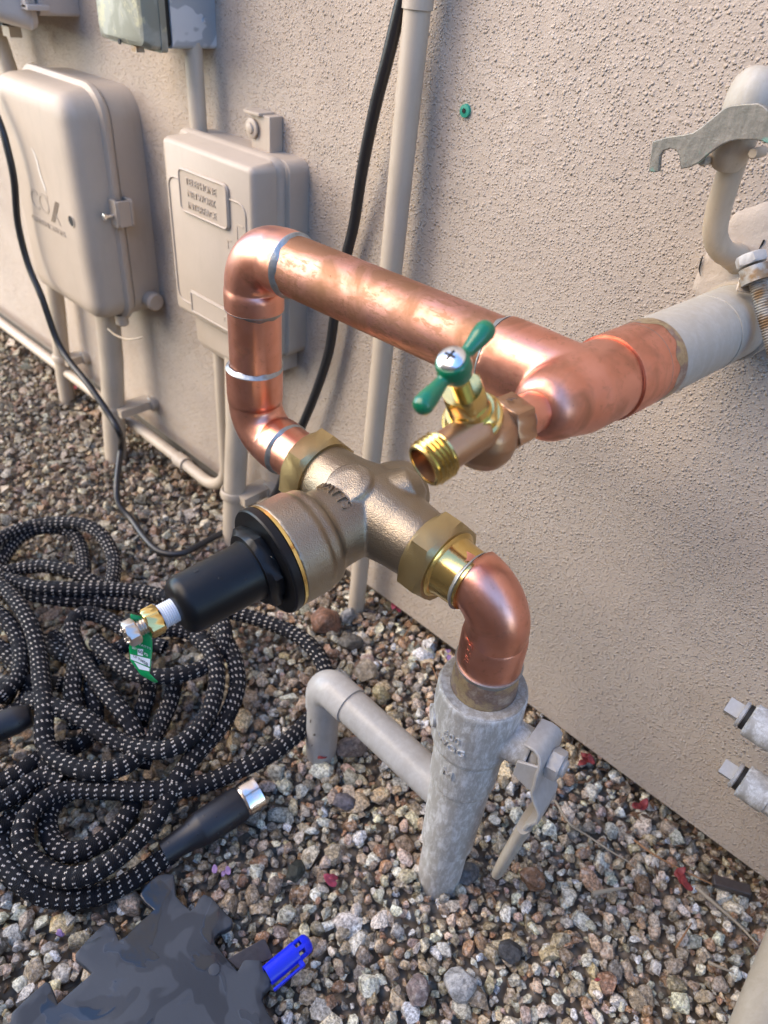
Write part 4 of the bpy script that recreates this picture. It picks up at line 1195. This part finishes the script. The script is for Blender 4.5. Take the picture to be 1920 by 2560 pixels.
text('stamped_lettering', 'ZERO', .0042, M['stain_ink'], fc, flat(run(-.0525) + hexn * .01085 - V((0, 0, 0)), np.cross(hexn, -RUN) * -1, -RUN), .0001)
# threaded outlet
Lo = []
for i in range(8): Lo += [(-.0080 + i * .0012, .0098 if i % 2 else .0108)]
FS_ = .84
prof = [(-.0104, .0086), (-.0100, .0103)] + [(-.0094 + i * .0010, .0112 if i % 2 else .0100) for i in range(9)] + [(-.0004, .0106), (.0006, .0098), (.0008, .0090), (.0006, .0084), (-.0010, .0080), (-.012, .0078)]
prof = [(t * .95, r_ * FS_) for t, r_ in prof]
MB().lathe(OUT, OD, prof, 72, False, True).build('outlet_thread', M['brass'], fc, angle=25)
MB().lathe(OUT - OD * .0070, OD, [(0, .0002), (0, .0066), (.0072, .0067)], 36, False, False).build('outlet_bore', M['faucet'], fc)
# packing nut, stem, handle
SB = run(-.070)
MB().lathe(SB, STM, [(.0120, .0100), (.0124, .0118), (.0142, .0118), (.0150, .0108)], 40).build('bonnet_washer', M['brass'], fc)
MB().hexa(SB + STM * .0146, STM, .0190, .0042, .1, cham=.10).build('bonnet_hex', M['brass'], fc)
MB().lathe(SB, STM, [(.0180, .0086), (.0195, .0082), (.0230, .0080)], 32).build('packing_barrel', M['brass'], fc)
MB().hexa(SB + STM * .0215, STM, .0150, .0105, .4, cham=.16).build('packing_nut', M['brass'], fc)
MB().lathe(SB, STM, [(.031, .0035), (.040, .0035)], 20).build('valve_stem', M['brass'], fc)
HB = SB + STM * .0455
HE = unit((0, .839, .545))
m_ = MB()
m_.lathe(HB, STM, [(-.0070, .0028), (-.0064, .0044), (-.0044, .0060), (-.001, .0065), (.0022, .0062), (.0034, .0055)], 32)
for sg in (-1, 1):
    m_.lathe(HB - STM * .0010, HE * sg, [(.003, .0023), (.0060, .0023), (.0100, .0029), (.0145, .0037), (.0176, .0039), (.0196, .0032), (.0206, .0018), (.0208, .0005)], 28)
hd_ = m_.build('tee_handle', M['green'], fc); cast(hd_, .0005, 4, .5)
hs = MB().lathe(HB, STM, [(.0030, .0050), (.0042, .0050), (.0050, .0041), (.0055, .0023), (.0056, .0005)], 32).build('handle_screw', M['zinc'], fc)
e_x = unit(np.cross(STM, HE))
for dd in (HE, e_x):
    MB().box(HB + STM * .00545, (.0044, .0009, .0006), np.stack([dd, np.cross(STM, dd), STM], 1)).build('screw_slot', M['dark'], hs)

# ------------------------------------------------------------------ bent rod with notched plate (right)
hk = empty('bent_rod', P(1830, 640, y=0), 'tan-painted bent rod with dome cap curving out of the wall at right', 'pipe')
rb = P(1792, 618, y=-.026)
top = P(1868, 300, y=-.052)
mid_ = P(1822, 440, y=-.044)
pts, _ = catmull([P(1850, 655, y=.004), P(1834, 640, y=-.008), P(1806, 628, y=-.022), P(1788, 590, y=-.030), P(1795, 530, y=-.036), mid_, top], .003)
MB().tube(pts, [.0066 + (.0012 if i < 6 else 0) for i in range(len(pts))], 28).build('rod', M['rod_paint'], hk, angle=60)
m_ = MB(); ud = unit(P(1850, 200, y=-.056) - P(1868, 300, y=-.056))
q = P(1856, 300, y=-.054)
m_.lathe(q, (0, .06, 1), [(-.004, .0085), (.0, .0104), (.006, .0112), (.012, .0110), (.017, .0096), (.0205, .0068), (.0222, .0035), (.0226, .0005)], 36)
m_.build('dome_cap', M['wall_pipe'], hk, angle=60)
q = P(1822, 395, y=-.050)
MB().lathe(q, unit(top - mid_), [(-.004, .0072), (.001, .0094), (.010, .0105), (.018, .0100)], 30).build('socket', M['rod_paint'], hk)
for u, v in ((1757, 402), (1884, 384)):
    q = P(u, v, y=-.062); MB().lathe(q, (0, -1, 0), [(-.012, .0026), (0, .0026), (.0012, .0018)], 14).build('rivet', M['rod_paint'], hk)
np_ = empty('notched_plate', P(1740, 380, y=-.066), 'bare galvanised notched metal plate clamped across the bent rod', 'bracket')
def c5(x, y): return P(1500 + x / 2.764, 100 + y / 2.764, y=-.069)
outl = [(362, 700), (470, 668), (570, 655), (640, 640), (700, 600), (780, 535), (850, 475), (900, 452), (1000, 440), (1090, 436), (1130, 455), (1180, 500), (1260, 590), (1260, 800), (1180, 728), (1120, 700), (1060, 690), (960, 690), (890, 702), (820, 735), (740, 795), (680, 850), (610, 884), (555, 892), (545, 800), (520, 760), (480, 750), (435, 768), (415, 800), (405, 910), (370, 915), (335, 905)]
po = MB().prism([c5(*q) for q in outl], (0, 1, 0), .0030).build('plate', M['galv_plate'], np_); bev(po, .0005)

# clamp with threaded bolt round the wall pipe
gc = empty('pipe_clamp', P(1890, 690, y=-.03), 'rusty ground clamp with long threaded bolt at the right edge', 'clamp')
q = P(1925, 690, d=.375)
pl_ = MB().prism([P(u, v, d=.378) for u, v in ((1838, 728), (1850, 690), (1875, 672), (1905, 668), (1990, 668), (2010, 735), (1960, 742), (1900, 738))], unit(P(1890, 700, d=.39) - P(1890, 700, d=.378)), .006).build('clamp_plate', M['tan_pipe'], gc); bev(pl_, .001)
bt = P(1878, 650, d=.372); bb = P(1945, 905, d=.372); bd = unit(bb - bt)
MB().hexa(bt - bd * .003, bd, .0135, .0055, .2).build('bolt_head', M['grey_pvc'], gc)
MB().lathe(bt + bd * .004, bd, [(0, .0072), (.004, .0070), (.0042, .0080), (.008, .0078)], 24).build('washer', M['rusty'], gc)
MB().lathe(bt + bd * .010, bd, [(i * .0007, .0044 if i % 2 else .0037) for i in range(64)], 24).build('threaded_bolt', M['rusty'], gc)
pc = MB(); pc.lathe(TE + RUN * .150, RUN, [(0, .0210), (.0001, .0226), (.018, .0226), (.0181, .0210)], 44, False, False); pc.build('clamp_band', M['tan_pipe'], gc)

# ------------------------------------------------------------------ capped stubs and leaning pipe at the right edge
def stub(u, v, label):
    y_ = -.055
    o = P(u, v, y=y_)
    e = empty('capped_stub', o, label, 'pipe', 'capped stubs at the right edge')
    d = unit((1, .0, -.012))
    MB().box(o + d * .004, (.010, .0105, .0105), np.array([[1, 0, 0], [0, .8, -.6], [0, .6, .8]])).build('square_plug', M['grey_pvc'], e)
    MB().lathe(o, d, [(.0082, .0088), (.0085, .0098), (.0105, .0098), (.0108, .0086), (.0150, .0086)], 30).build('plug_collar', M['grey_pvc'], e)
    MB().lathe(o, d, [(.0112, .0092), (.0142, .0092)], 30).build('thread_gap', M['dark'], e)
    MB().lathe(o, d, [(.0140, .0105), (.0150, .0122), (.0330, .0124), (.0334, .0112), (.0560, .0112), (.0564, .0128), (.150, .0128)], 36).build('stub_pipe', M['grey_paint'], e)
    return e
stub(1822, 1764, 'upper of two grey-painted plugged pipe stubs at the right edge')
stub(1808, 1916, 'lower of two grey-painted plugged pipe stubs at the right edge')
lp = MB().tube([P(2075, 2120, d=.425), P(1990, 2360, d=.440), P(1905, 2560, d=.452), P(1790, 2830, d=.475)], .0165, 36).build('leaning_pipe', M['wall_pipe'], None, angle=60)
tag(lp, 'grey pipe slanting through the bottom right corner', 'pipe')

# ------------------------------------------------------------------ the hose
def c7(x, y, z): return P(x / 1.8433, 1200 + y / 1.8433, z=z)
HR = .0079
strands = [
 # far loops
 ([(-260, 560), (-150, 400), (-40, 300), (60, 240), (170, 205), (280, 195), (390, 208), (470, 255), (515, 335), (525, 420), (505, 500), (440, 560)], 1),
 ([(-180, 620), (-90, 520), (-20, 420), (40, 320), (110, 250), (190, 222), (290, 225), (350, 270), (382, 350), (385, 430), (350, 500)], 0),
 ([(-120, 540), (-30, 455), (60, 415), (160, 398), (260, 402), (350, 425), (430, 470), (520, 520), (640, 560)], 1),
 ([(-200, 430), (-60, 440), (60, 465), (160, 492), (280, 500), (420, 503), (560, 505), (690, 520), (800, 545), (920, 575), (1040, 605), (1180, 640), (1320, 690), (1430, 765), (1492, 860), (1505, 970), (1465, 1060), (1395, 1140), (1300, 1225), (1190, 1292), (1070, 1350), (940, 1398), (800, 1422), (650, 1430), (500, 1428), (370, 1424), (262, 1445), (170, 1500), (112, 1585), (112, 1690), (175, 1778), (290, 1828), (410, 1815), (520, 1755), (620, 1670), (705, 1575), (770, 1475), (815, 1385), (880, 1290), (970, 1190), (1050, 1080), (1092, 960), (1085, 850), (1050, 760), (1000, 680)], 2),
 ([(-160, 350), (-40, 440), (60, 500), (170, 530), (300, 552), (450, 562), (600, 572), (740, 600)], 1),
 # left verticals
 ([(-60, 430), (30, 510), (95, 585), (142, 670), (170, 770), (185, 870), (195, 970), (205, 1060), (200, 1150), (215, 1230), (285, 1298), (390, 1335), (500, 1338), (590, 1310), (650, 1260)], 3),
 ([(-140, 560), (-30, 600), (40, 660), (85, 740), (98, 830), (75, 920), (10, 985), (-80, 1020)], 1),
 ([(-120, 720), (-20, 760), (60, 830), (120, 900), (130, 980), (80, 1060), (-40, 1100)], 0),
 # middle knots
 ([(760, 770), (660, 740), (560, 680), (480, 635), (400, 615), (345, 640), (332, 710), (370, 800), (425, 895), (495, 985), (560, 1070), (610, 1140), (640, 1230)], 2),
 ([(440, 740), (500, 800), (570, 862), (660, 900), (770, 905), (880, 885), (970, 840), (1025, 770), (1035, 690), (1000, 610)], 3),
 ([(1000, 760), (880, 705), (760, 690), (640, 730), (520, 790), (400, 830), (290, 800), (190, 740)], 1),
 ([(130, 1010), (210, 1035), (300, 1060), (390, 1100), (470, 1160), (560, 1212), (670, 1240), (780, 1238), (880, 1185), (950, 1095), (990, 985), (1000, 880), (970, 790), (900, 720)], 3),
 ([(360, 820), (340, 900), (335, 980), (350, 1060), (345, 1150)], 1),
 ([(430, 900), (425, 980), (440, 1060), (430, 1140), (380, 1210), (300, 1240)], 0),
 ([(690, 900), (680, 980), (655, 1060), (640, 1130)], 0),
 ([(810, 880), (800, 970), (770, 1070), (725, 1160), (680, 1240), (650, 1330)], 1),
 ([(240, 720), (290, 760), (350, 800), (430, 830)], 0),
 ([(60, 1010), (0, 980), (60, 940), (160, 930), (260, 940), (330, 960)], 0),
 # lower left
 ([(-120, 1420), (-10, 1395), (80, 1355), (160, 1295), (240, 1250), (330, 1235)], 1),
 ([(-160, 1530), (-20, 1490), (80, 1440), (160, 1385), (230, 1370), (300, 1390)], 2),
 ([(-160, 1640), (-30, 1610), (70, 1560), (150, 1480), (200, 1400), (225, 1320), (230, 1240)], 1),
 ([(620, 1440), (600, 1520), (550, 1600), (480, 1660), (390, 1705), (300, 1712), (235, 1650), (222, 1560), (262, 1480), (330, 1435)], 1),
 ([(800, 1712), (700, 1782), (600, 1848), (480, 1902), (350, 1928), (220, 1918), (110, 1860), (40, 1775), (10, 1680), (40, 1580), (100, 1500)], 1),
 ([(-60, 1750), (20, 1800), (90, 1850), (160, 1880)], 0),
]
hose = empty('garden_hose', c7(400, 1000, -.03), 'black woven expandable garden hose with white flecks heaped on the gravel', 'hose')
VS = []; FS = []; UV = []; base_o = 0
for si, (px, layer) in enumerate(strands):
    lz = [-.0045, .006, .016, .026][layer]
    pts3 = []
    for i, (x, y) in enumerate(px):
        z = lz + .0035 * math.sin(i * 1.3 + si)
        if i == 0 or i == len(px) - 1: z -= .004
        pts3.append(c7(x, y, z))
    if si == len(strands) - 2:
        for i in range(len(pts3)): pts3[i] = c7(px[i][0], px[i][1], -.004 + (.006 if i > 5 else 0))
    pts, dist = catmull(pts3, .0012)
    # keep above the gravel
    for p_ in pts: p_[2] = max(p_[2], float(zg(p_[0], p_[1])) + .0135)
    n = 20
    tang = [unit(pts[min(i + 1, len(pts) - 1)] - pts[max(i - 1, 0)]) for i in range(len(pts))]
    e1 = unit(np.cross(tang[0], (0, 0, 1)))
    for i, p_ in enumerate(pts):
        d = tang[i]; e1 = unit(e1 - d * (e1 @ d)); e2 = np.cross(d, e1)
        r_ = HR * (1 + .028 * math.cos(2 * math.pi * dist[i] / .0072 + math.pi) + .045 * mnoise.noise(Vector((dist[i] * 32, si * 3.7, 0))))
        p_ = p_ + .0009 * mnoise.noise(Vector((dist[i] * 26, si * 5.1, 4))) * e1
        for j in range(n):
            a = 2 * math.pi * j / n
            VS.append(p_ + r_ * (1.04 * math.cos(a) * e1 + .94 * math.sin(a) * e2))
    for i in range(len(pts) - 1):
        for j in range(n):
            k = (j + 1) % n
            FS.append((base_o + i * n + j, base_o + i * n + k, base_o + (i + 1) * n + k, base_o + (i + 1) * n + j))
            u0, u1 = dist[i] + si * .31, dist[i + 1] + si * .31
            UV += [(u0, j / n), (u0, (j + 1) / n), (u1, (j + 1) / n), (u1, j / n)]
    base_o += len(pts) * n
me = bpy.data.meshes.new('woven_sleeve')
og = WORLD[hose.name]
me.from_pydata([tuple(q - og) for q in VS], [], FS)
uvl = me.uv_layers.new(name='UVMap'); uvl.data.foreach_set('uv', np.array(UV, np.float32).ravel())
me.shade_smooth(); me.materials.append(M['hose'])
link('woven_sleeve', me, og, hose)
print('hose faces', len(FS))
# end fitting
f0 = P(420, 2126, z=.0005); f1 = P(604, 2006, z=.006); fd = unit(f1 - f0); fl = np.linalg.norm(f1 - f0)
MB().lathe(f0, fd, [(-.004, .0084), (-.004, .0098), (.008, .0104), (.018, .0114), (.028, .0142), (.030, .0147), (fl - .003, .0150), (fl, .0143)], 44).build('grip_sleeve', M['grip'], hose, angle=60)
MB().lathe(f0 + fd * fl, fd, [(-.002, .0130), (.0015, .0142), (.0022, .0148), (.0160, .0150), (.0162, .0128), (.006, .0120)], 44).build('metal_ferrule', M['ferrule'], hose)
g0_ = P(-60, 1840, z=.020); g1_ = P(74, 1786, z=.024); gd = unit(g1_ - g0_); gl = np.linalg.norm(g1_ - g0_)
MB().lathe(g0_, gd, [(-.03, .0128), (gl - .03, .0130), (gl - .012, .0126), (gl, .0096), (gl + .001, .008)], 40).build('grip_sleeve', M['grip'], hose, angle=60)

# ------------------------------------------------------------------ rubber mat
def c8(x, y, z): return P(x / 1.659, 2000 + y / 1.659, z=z)
outl = [(575, 395), (600, 350), (650, 312), (690, 303), (722, 305), (724, 345), (728, 392), (755, 425), (790, 455), (808, 440), (822, 410), (845, 388), (875, 400), (920, 450), (962, 495), (965, 512), (955, 528), (905, 552), (888, 572), (892, 595), (940, 655), (985, 710), (1005, 672), (1040, 632), (1068, 640), (1100, 695), (1124, 742), (1118, 772), (1092, 798), (1088, 830), (1110, 880), (1165, 960), (1230, 1040),
        (1200, 1120), (1000, 1200), (700, 1260), (300, 1260), (0, 1150), (-60, 1040), (45, 915), (48, 885), (110, 825), (190, 752), (206, 757), (225, 800), (238, 842), (300, 785), (380, 716), (350, 690), (312, 660), (310, 640), (370, 570), (432, 508), (452, 503), (470, 512), (482, 550), (492, 577), (520, 560), (580, 500), (635, 452), (600, 425)]
def mat_z(x, y): return -.0015 + .0045 * mnoise.noise(Vector((x * 14, y * 14, 2.0)))
bm = bmesh.new()
bot = []
for x, y in outl:
    q = c8(x, y, -.002); bot.append(bm.verts.new((q[0], q[1], 0)))
fc_ = bm.faces.new(bot)
bmesh.ops.triangulate(bm, faces=[fc_])
for _ in range(3):
    bmesh.ops.subdivide_edges(bm, edges=[e for e in bm.edges if e.calc_length() > .010], cuts=1, use_grid_fill=False)
    bmesh.ops.triangulate(bm, faces=bm.faces)
for v in bm.verts: v.co.z = mat_z(v.co.x, v.co.y)
og = V((sum(v.co.x for v in bm.verts) / len(bm.verts), sum(v.co.y for v in bm.verts) / len(bm.verts), -.01))
for v in bm.verts: v.co -= Vector(og)
bmesh.ops.recalc_face_normals(bm, faces=bm.faces)
for f in bm.faces:
    if f.normal.z < 0: f.normal_flip()
me = bpy.data.meshes.new('rubber_mat'); bm.to_mesh(me); bm.free()
me.shade_smooth(); me.materials.append(M['mat'])
mt = link('rubber_mat', me, og, None)
so = mt.modifiers.new('thick', 'SOLIDIFY'); so.thickness = .0085; so.offset = -1
bev(mt, .0012, 2, 50)
tag(mt, 'dark grey wet rubber mat with jigsaw edge lying in the bottom left corner', 'mat')
q = P(535, 2420, z=.001)
MB().lathe((q[0], q[1], mat_z(q[0], q[1]) - .0004), (0, 0, 1), [(0, .0042), (.0008, .0040), (.0010, .0034)], 24).build('round_button', M['mat'], mt)

# brown chip under the mat edge
chp = MB().prism([P(u, v, z=.004 - .012 * ((v - 2340) / 90)) for u, v in ((568, 2400), (655, 2350), (664, 2352), (684, 2398), (600, 2430))], (0, 0, 1), .0022).build('brown_chip', M['brown'], None)
bev(chp, .0005); tag(chp, 'flat dark brown chip sticking out from under the mat', 'chip')

# blue plastic cap
b0 = P(668, 2440, z=.002); b1 = P(774, 2352, z=.004); bd = unit(b1 - b0); bl = np.linalg.norm(b1 - b0)
bc = empty('blue_cap', b0, 'bright blue slotted plastic cap with side clip beside the mat', 'cap')
m_ = MB(); m_.lathe(b0, bd, [(0, .0058), (0, .0070), (.0105, .0072), (bl * .62, .0072), (bl * .62, .0058), (.002, .0056)], 36, False, False)
m_.build('barrel', M['blue'], bc)
sdv = unit(np.cross(bd, (0, 0, 1)))          # to the lower right in the photo
up3 = np.cross(sdv, bd)
for k_ in range(6):
    a = k_ * math.pi / 3 + .3
    q = b0 + bd * (bl * .62) + (math.cos(a) * sdv + math.sin(a) * up3) * .0064
    MB().box(q + bd * bl * .10, (bl * .24, .0030, .0014), np.stack([bd, -math.sin(a) * sdv + math.cos(a) * up3, math.cos(a) * sdv + math.sin(a) * up3], 1)).build('cage_bar', M['blue'], bc)
MB().lathe(b0, bd, [(bl * .60, .0060), (bl * .60, .0073), (bl * .68, .0073), (bl * .68, .0060)], 36, False, False).build('cage_ring', M['blue'], bc)
MB().lathe(b0, bd, [(bl * .82, .0052), (bl * .82, .0071), (bl * .92, .0069), (bl * .97, .0058), (bl * 1.0, .0036), (bl * 1.0, .0016)], 36, False, True).build('cage_tip', M['blue'], bc)
cp = MB(); cp.box(b0 + sdv * .0105 + bd * bl * .30, (bl * .66, .0016, .0042), np.stack([bd, sdv, up3], 1)); cp.box(b0 + sdv * .0085 + bd * bl * .64, (.0036, .0060, .0046), np.stack([bd, sdv, up3], 1))
bev(cp.build('side_clip', M['blue'], bc), .0005)

# ------------------------------------------------------------------ single stones one can point at
g = N('single_stone')
def stone_mat(name, c, sp=.5):
    g = N(name)
    a = g.ramp(g.noise(260, 5, .75), [(.40, 0), (.62, 1)])
    c1_ = g.mix(a, tuple(x * .35 for x in c[:3]) + (1,), c)
    c1_ = g.mix(g.math('MULTIPLY', g.ramp(g.noise(190, 4, .7, g.mapping((1, 1, 1), (.4, .2, .8))), [(.52, 0), (.62, 1)]), sp), c1_, (.60, .57, .52, 1))
    return g.set(color=c1_, rough=.65, normal=g.bump(g.noise(240, 5, .7), .8, .002))
def stone(u, v, size, c, label, flat_=.7, seed=1, rz=0., up=.3, sp=.4):
    vv, ff = hull(34, seed, flat_)
    q = P(u, v, z=-.012)
    z0_ = float(zg(q[0], q[1])) + .006
    m_ = MB(); s_ = V(size) / 2
    ca, sa = math.cos(rz), math.sin(rz)
    vv = vv / np.abs(vv).max(0)
    m_.add([(q[0] + (p[0] * s_[0] * ca - p[1] * s_[1] * sa), q[1] + (p[0] * s_[0] * sa + p[1] * s_[1] * ca), z0_ + s_[2] * up + p[2] * s_[2]) for p in vv], [tuple(f) for f in ff])
    o = m_.build('stone', stone_mat('stone_' + label.split()[0], c, sp), None, angle=25)
    b_ = bev(o, .0012, 2, 20)
    return tag(o, label, 'stone', 'larger stones in the gravel')
stone(816, 1560, (.038, .034, .030), S(150, 108, 84), 'rust-brown boulder-like stone in the gravel behind the brass valve', .8, 5, .4, .6, .15)
stone(870, 1540, (.017, .024, .018), S(150, 150, 150), 'blue-grey stone leaning on the rust-brown stone', .8, 8, .2, .6)
stone(880, 1605, (.030, .024, .016), S(112, 108, 100), 'flat dark grey stone in front of the rust-brown stone', .6, 9, .8, .4, .1)
stone(914, 1680, (.026, .024, .022), S(186, 170, 146), 'pale tan round stone beyond the grey branch elbow', .85, 12, 1.1, .5)
stone(878, 1872, (.020, .034, .018), S(150, 138, 132), 'long pinkish grey stone beside the branch drop pipe', .7, 14, -.55, .5, .2)
stone(860, 2004, (.022, .014, .012), S(120, 116, 124), 'flat slate-blue stone in front of the branch pipe', .5, 17, .5, .5, .05)
stone(1166, 2186, (.022, .020, .015), S(108, 112, 116), 'blue-grey stone touching the foot of the standpipe', .7, 19, .3, .5, .15)
stone(740, 2178, (.015, .020, .012), S(52, 58, 52), 'dark green-black stone left of the standpipe foot', .6, 23, .3, .6, .05)
stone(1150, 2465, (.027, .024, .020), S(190, 190, 188), 'large pale grey speckled stone near the bottom edge', .8, 27, .3, .5, .5)
stone(1045, 2480, (.018, .022, .016), S(150, 134, 130), 'pinkish grey stone left of the large pale stone', .7, 29, .9, .5)
stone(1276, 2380, (.020, .018, .012), S(70, 72, 76), 'flat charcoal stone in the gravel near the bottom', .5, 31, .3, .5, .05)
stone(1330, 2200, (.024, .021, .018), S(160, 120, 88), 'orange-brown stone beneath the hanging lever', .8, 33, .6, .5, .3)

# ------------------------------------------------------------------ petals, twigs, chips
def petal(u, v, size, mat, label, n=3, seed=0, z=-.008, cat='petal'):
    r = np.random.default_rng(seed)
    q = P(u, v, z=z)
    e = empty('fallen_petal', q, label, cat, 'petals fallen on the gravel')
    for i in range(n):
        a0_ = r.uniform(0, 6.28); c_ = q + V((r.uniform(-.6, .6) * size, r.uniform(-.6, .6) * size, r.uniform(0, .004)))
        L_ = size * r.uniform(.8, 1.2); Wd = L_ * .62; tilt = r.uniform(-.5, .9)
        m_ = MB(); vs = []; fs = []
        for i_ in range(6):
            for j_ in range(5):
                s_ = i_ / 5; t_ = j_ / 4 * 2 - 1
                w = Wd * math.sin(math.pi * min(.97, s_ * .9 + .08)) ** .7
                x = L_ * (s_ - .5); y = w * t_ * .5
                z_ = x * tilt * .6 + .35 * y * y / Wd * 2 + .12 * L_ * math.sin(s_ * 5 + a0_)
                vs.append(c_ + V((x * math.cos(a0_) - y * math.sin(a0_), x * math.sin(a0_) + y * math.cos(a0_), z_ + .003)))
        for i_ in range(5):
            for j_ in range(4): fs.append((i_ * 5 + j_, i_ * 5 + j_ + 1, (i_ + 1) * 5 + j_ + 1, (i_ + 1) * 5 + j_))
        m_.add(vs, fs)
        p_ = m_.build('petal', M[mat], e, angle=80); so_ = p_.modifiers.new('thick', 'SOLIDIFY'); so_.thickness = .0003
petal(1700, 2200, .011, 'petal_red', 'cluster of dark red bracts near the wall at lower right', 4, 1)
petal(1608, 2030, .012, 'petal_red', 'folded red leaf by the foot of the wall', 2, 2)
petal(1466, 1912, .011, 'petal_red', 'curled coral-red leaf behind the ball valve lever', 4, 3)
petal(985, 1532, .011, 'petal_pink', 'pink petal at the wall foot behind the tall conduit', 2, 4)
petal(555, 2184, .007, 'petal_purple', 'pale purple flower beside the hose end', 3, 5)
petal(832, 2208, .010, 'petal_pink', 'crimson petal left of the standpipe', 2, 6)
petal(142, 2338, .006, 'petal_purple', 'small violet flower beside the mat', 2, 7)
petal(185, 972, .014, 'petal_red', 'orange-red petals at the foot of the leftmost conduit', 5, 8, -.03)
petal(1120, 1640, .008, 'petal_purple', 'tiny purple flower behind the copper elbow', 2, 9, -.012)
petal(800, 1896, .008, 'petal_red', 'small red petal at the foot of the branch drop pipe', 2, 10)
petal(1490, 2455, .005, 'petal_red', 'tiny orange-red petal near the bottom edge', 1, 11)
def twig(px, r_, mat, label, z=-.006):
    pts = [P(u, v, z=z + .002 * math.sin(i * 2.1)) for i, (u, v) in enumerate(px)]
    c_, _ = catmull(pts, .004)
    n = len(c_)
    o = MB().tube(c_, [r_ * (1 - .6 * i / n) for i in range(n)], 8).build('twig', M[mat], None, angle=80)
    return tag(o, label, 'twig', 'dry twigs on the gravel')
twig([(1388, 2002), (1425, 2060), (1470, 2090), (1530, 2130), (1580, 2160), (1596, 2182)], .0012, 'twig', 'long pale curved twig starting at the valve lever', -.002)
twig([(1740, 2218), (1790, 2262), (1850, 2315), (1905, 2375)], .0017, 'twig', 'thick pale straw running to the right edge', -.002)
twig([(1585, 2100), (1640, 2140), (1720, 2182), (1790, 2215)], .0010, 'twig_brown', 'thin brown stalk under the red bracts', -.003)
twig([(1480, 2235), (1525, 2225), (1575, 2218)], .0022, 'twig', 'short grey weathered stick among the stones', -.004)
twig([(1770, 2405), (1800, 2418), (1836, 2432)], .0014, 'twig', 'short yellow straw near the right corner', -.004)
twig([(1690, 2370), (1715, 2330), (1730, 2305)], .0009, 'twig_brown', 'thin red-brown stem standing in the gravel', -.004)
twig([(1005, 1600), (1030, 1560), (1045, 1530)], .0007, 'twig_brown', 'wispy brown stem at the wall foot behind the tall conduit', -.010)
twig([(1130, 1745), (1095, 1700), (1075, 1650)], .0007, 'twig_brown', 'wispy brown stem left of the ball valve', -.010)
wc = MB().box(P(1828, 2215, z=-.006), (.030, .009, .006), np.array([[math.cos(.5), -math.sin(.5), 0], [math.sin(.5), math.cos(.5), 0], [0, 0, 1]])).build('bark_chip', M['brown'], None); bev(wc, .0008)
tag(wc, 'dark brown bark chip beside the wall at lower right', 'bark chip')

# dry leaf litter caught along the foot of the wall
r = np.random.default_rng(77)
vs = []; fs = []
for i in range(620):
    x = r.uniform(-1.35, 0.25); y = -abs(r.normal(0, .022)) + .008
    if y < -.10: continue
    L_ = r.uniform(.004, .013); w = L_ * r.uniform(.08, .4); a = r.uniform(0, 6.28); tl = r.uniform(-.5, .5)
    c_ = V((x, y, float(zg(x, y)) + r.uniform(.004, .009)))
    d1 = V((math.cos(a), math.sin(a), tl)); d2 = V((-math.sin(a), math.cos(a), r.uniform(-.4, .4)))
    o_ = len(vs)
    vs += [c_ - d1 * L_ / 2, c_ + d2 * w / 2, c_ + d1 * L_ / 2, c_ - d2 * w / 2]
    fs += [(o_, o_ + 1, o_ + 2, o_ + 3)]
m_ = MB(); m_.add(vs, fs)
ll = m_.build('leaf_litter', M['litter'], None, angle=None, fix=False)
ll['kind'] = 'stuff'; ll['label'] = 'dry brown leaf litter caught along the foot of the wall'
